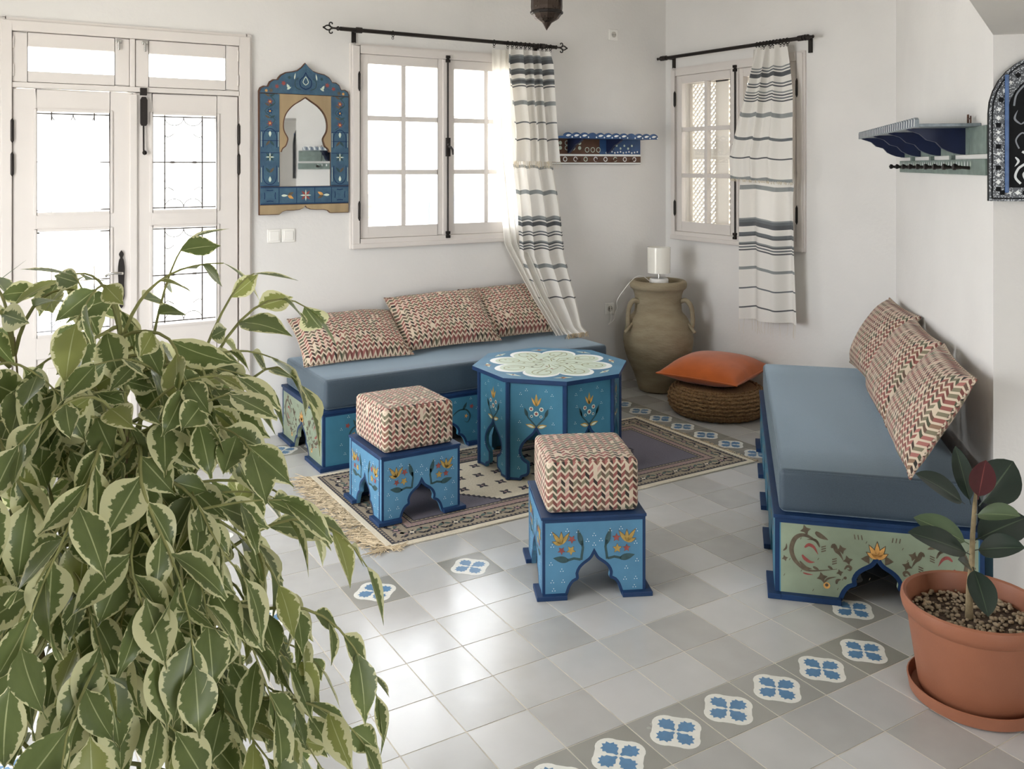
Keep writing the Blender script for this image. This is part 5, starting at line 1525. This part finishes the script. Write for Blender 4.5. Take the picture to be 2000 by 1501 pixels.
def twig(pts, leaf_from, spacing, r0=.0035, hang=.75, size=1.0):
    n = len(pts)
    MB().tube([tuple(p) for p in pts], [r0*(1-.7*j/(n-1)) for j in range(n)], 5).build('branch', TWIG, fc, smooth=60)
    acc = 0; total = sum((pts[j+1]-pts[j]).length for j in range(n-1)); nxt = total*leaf_from; sd = rn.choice((-1, 1))
    for j in range(n-1):
        a, b = pts[j], pts[j+1]; l = (b-a).length; tg = (b-a).normalized()
        while nxt <= acc+l:
            p = a.lerp(b, (nxt-acc)/l); nxt += spacing*rn.uniform(.75, 1.25); sd = -sd
            side = tg.cross(Vector((0, 0, 1)))
            side = side.normalized() if side.length > .1 else Vector((1, 0, 0))
            outw = Vector((p.x, p.y, 0)); outw = outw.normalized() if outw.length > .02 else Vector((0, -1, 0))
            d = tg*rn.uniform(.2, .8)+side*sd*rn.uniform(.3, 1.0)+Vector((0, 0, -hang*rn.uniform(.2, 1.4)))+outw*.25
            nr = outw*rn.uniform(.1, .9)+Vector((0, 0, rn.uniform(.1, 1.0)))+Vector((rn.uniform(-.8, .8), rn.uniform(-.8, .8), rn.uniform(-.2, .2)))
            leaves.append((p, orient(d, nr), rn.uniform(.65, 1.12)*size, rn.randrange(4)))
        acc += l
    tg = (pts[-1]-pts[-2]).normalized()
    leaves.append((pts[-1], orient(tg+Vector((0, 0, -.6)), Vector((pts[-1].x, pts[-1].y, .3))), 1.0*size, rn.randrange(4)))
for k in range(118):
    st = stems[k % 5]; f = (1-rn.random()**1.35*.62)*8; j = min(7, int(f)); s = st[j].lerp(st[j+1], f-j)
    th = rn.uniform(0, 2*math.pi) if k % 3 else rn.uniform(math.radians(-160), math.radians(10))
    ph = rn.uniform(.0, .8); L = rn.uniform(.22, .44)*(1.0 if s.z < .90 else .72); gr = rn.uniform(.12, .60)*L/.4
    pts = []
    for q_ in range(11):
        t = q_/10
        pts.append(s+Vector((math.cos(th)*math.cos(ph)*L*t, math.sin(th)*math.cos(ph)*L*t, math.sin(ph)*L*t-gr*t*t*.8))+Vector((.012*math.sin(7*t+k), .012*math.cos(6*t+k), 0)))
    twig(pts, .18, .038)
def sprig(a, b, c, sp=.05, hang=.5, size=1.0):
    a, b, c = (Vector(x)-FX for x in (a, b, c)); pts = []
    for q_ in range(11):
        t = q_/10; pts.append(a*(1-t)**2+b*2*t*(1-t)+c*t*t)
    twig(pts, .35, sp, hang=hang, size=size)
sprig((-1.15, -1.235, 1.10), (-1.12, -1.23, 1.40), (-1.065, -1.225, 1.452), .055, .35, .85)
sprig((-1.10, -1.26, 1.10), (-1.00, -1.30, 1.42), (-.895, -1.335, 1.335), .040, .6, 1.05)
sprig((-1.12, -1.26, 1.05), (-1.03, -1.28, 1.38), (-.975, -1.295, 1.395), .060, .4, .9)
sprig((-1.20, -1.25, 1.05), (-1.21, -1.25, 1.38), (-1.245, -1.255, 1.405), .060, .35, .9)
sprig((-1.10, -1.28, 1.0), (-.97, -1.33, 1.36), (-.905, -1.36, 1.19), .035, .8, 1.1)
sprig((-1.08, -1.30, .9), (-.92, -1.40, 1.10), (-.835, -1.445, .93), .035, .8, 1.1)
sprig((-1.08, -1.30, .8), (-.90, -1.44, .98), (-.835, -1.49, .74), .035, .8, .95)
sprig((-1.08, -1.30, .7), (-.93, -1.47, .80), (-.865, -1.51, .69), .035, .7, .9)
sprig((-1.25, -1.25, .95), (-1.33, -1.25, 1.36), (-1.41, -1.22, 1.28), .035, .6, 1.0)
sprig((-1.18, -1.27, 1.0), (-1.20, -1.32, 1.32), (-1.27, -1.36, 1.25), .035, .6, 1.0)
sprig((-1.16, -1.27, 1.0), (-1.12, -1.33, 1.30), (-1.06, -1.38, 1.20), .035, .6, 1.0)
for k, st in enumerate(stems):
    t0 = st[-1]
    for q2 in range(3):
        an = k*1.9+q2*2.1; dx, dy = math.cos(an), math.sin(an)
        sprig(FX+t0-Vector((0, 0, .03)), FX+t0+Vector((dx*.03, dy*.03, .10+.02*q2)), FX+t0+Vector((dx*.16, dy*.16, .09-.03*q2)), .036, .55, .9)
LV = [(.090, .054, .10, .20), (.098, .052, .22, .26), (.082, .052, .05, .16), (.100, .048, .30, .22)]
lvm = [leaf_mesh('leaf', FICUS, L, W, 12, 4, droop=d, fold=fo_, tip=.10, curl=1.0) for L, W, d, fo_ in LV]
lvg = [leaf_geo(L, W, 7, 2, d, fo_, tip=.09) for L, W, d, fo_ in LV]
def keep(item):
    p = project(FX+item[0])
    return p
ranked = []
for it in leaves:
    p = keep(it)
    vis = p is not None and -60 < p[0] < 2000 and p[1] < 1560
    if p is not None and p[2] < .72: continue
    ranked.append((0 if vis else 1, p[2] if p else 9, it))
ranked.sort(key=lambda r: r[:2])
fo = MB()
for n_, (h_, d, (p, M, s, v)) in enumerate(ranked):
    if n_ < 300 and not h_:
        o = link('leaf', lvm[v], fc, p); o.rotation_mode = 'QUATERNION'; o.rotation_quaternion = M.to_quaternion(); o.scale = (s, s, s)
    else:
        vv, ff, uu = lvg[v]
        fo.add([p+M @ (Vector(x)*s) for x in vv], ff, 0, uu)
tag(fo.build('foliage', FICUS, fc, smooth=80), kind='stuff')

# rubber plant
rp = thing('rubber_plant', 'rubber plant with dark glossy leaves in a terracotta coloured pot', 'plant', (1.170, -1.232, 0), 0)
MB().lathe([(.001, 0), (.168, 0), (.178, .006), (.184, .040), (.180, .042), (.172, .012), (.001, .012)], 48).build('saucer', TERRA, rp, smooth=40)
MB().lathe([(.001, .013), (.146, .013), (.152, .022), (.184, .232), (.192, .238), (.198, .250), (.202, .268), (.200, .284), (.194, .288), (.186, .284), (.182, .268), (.176, .225)], 56).build('pot', TERRA, rp, smooth=40)
MB().lathe([(.001, .234), (.10, .232), (.179, .226)], 32).build('soil', SOIL, rp, smooth=80)
pb_ = MB(); r2 = random.Random(4)
for k in range(420):
    a = r2.uniform(0, 2*math.pi); r = .17*math.sqrt(r2.random()); s = r2.uniform(.004, .0085)
    pb_.ball((r*math.cos(a), r*math.sin(a), .234+s*.4), s, 6, 0, r2.uniform(.55, .9))
tag(pb_.build('pebbles', PEBBLE, rp, smooth=80), kind='stuff')
MB().tube([(-.014, .007, .225), (-.018, .004, .32), (-.012, .0, .40), (-.008, .0, .48), (-.004, -.004, .57), (-.010, -.012, .62)], [.012, .009, .008, .007, .006, .004], 10).build('stem', BARK, rp, smooth=60)
RL = [((-.011, -.022, .574), (.112, -.069, .690), .100, 'd'), ((-.030, -.030, .600), (-.025, -.050, .722), .058, 'r'), ((-.024, .013, .57), (-.190, .045, .672), .062, 'd'),
      ((.0, .010, .565), (.028, .080, .718), .045, 'd'), ((-.022, -.015, .548), (-.038, -.150, .592), .060, 'l'), ((-.016, .006, .453), (-.117, .116, .510), .066, 'l'),
      ((-.020, .0, .425), (-.235, .035, .512), .066, 'd'), ((-.004, -.0, .463), (.200, -.058, .500), .090, 'd'), ((-.012, -.010, .440), (-.003, -.145, .490), .068, 'd'),
      ((-.020, -.008, .392), (-.079, -.092, .300), .066, 'd'), ((-.020, -.004, .384), (-.095, -.020, .430), .032, 'd')]
for k, (a, b, w, kind) in enumerate(RL):
    a, b = Vector(a), Vector(b); d = b-a; L = d.length
    me = leaf_mesh('leaf', {'d': RUBBER, 'r': RUBBERR, 'l': RUBBERL}[kind], L, w*1.22, 12, 6, droop=.14 if kind != 'r' else -.05, fold=.28, tip=.02, petiole=.10, shape=.95, power=.6)
    o = link('leaf', me, rp, a); o.rotation_mode = 'QUATERNION'
    nr = Vector((-.35, -.55, .75)) if k not in (0, 1, 3) else Vector((-.75, -.62, .25))
    dd = d.normalized()+Vector((0, 0, .12 if kind != 'r' else 0))
    o.rotation_quaternion = orient(dd, nr).to_quaternion()
    if kind != 'd': tag(o, 'dark red young leaf' if kind == 'r' else 'lighter green leaf')

# sword-leaved plant standing left of the frame, one leaf tip showing
sw = thing('dracaena_plant', 'dark sword-leaved plant at the left edge, one leaf tip showing', 'plant', (-1.74, .28, 0), 0)
MB().lathe([(.001, 0), (.10, 0), (.13, .24), (.14, .245), (.14, .27), (.128, .27), (.12, .23), (.001, .23)], 28).build('pot', TERRA, sw, smooth=40)
MB().tube([(0, 0, .22), (.01, 0, .5), (0, .01, .80)], [.022, .02, .016], 8).build('stem', BARK, sw, smooth=60)
r3 = random.Random(6)
me = leaf_mesh('leaf', SWORD, .72, .045, 12, 2, droop=.10, fold=.35, tip=.02, petiole=.0, shape=.45)
tgt = Vector((-1.254, .395, 1.297))-Vector((-1.74, .28, .80))
for k in range(11):
    if k == 0: d = tgt.normalized()+Vector((0, 0, .09))
    else:
        a = math.radians(80+k*22); d = Vector((math.cos(a)*.8, math.sin(a)*.8, r3.uniform(.6, 1.6)))
    o = link('leaf', me, sw, (0, 0, .80)); o.rotation_mode = 'QUATERNION'
    o.rotation_quaternion = orient(d, Vector((-d.x*.3, -d.y*.3, 1))).to_quaternion()
    if k == 0: s = tgt.length/.72; o.scale = (1, s, 1)
    else: o.scale = (1, .8, 1)
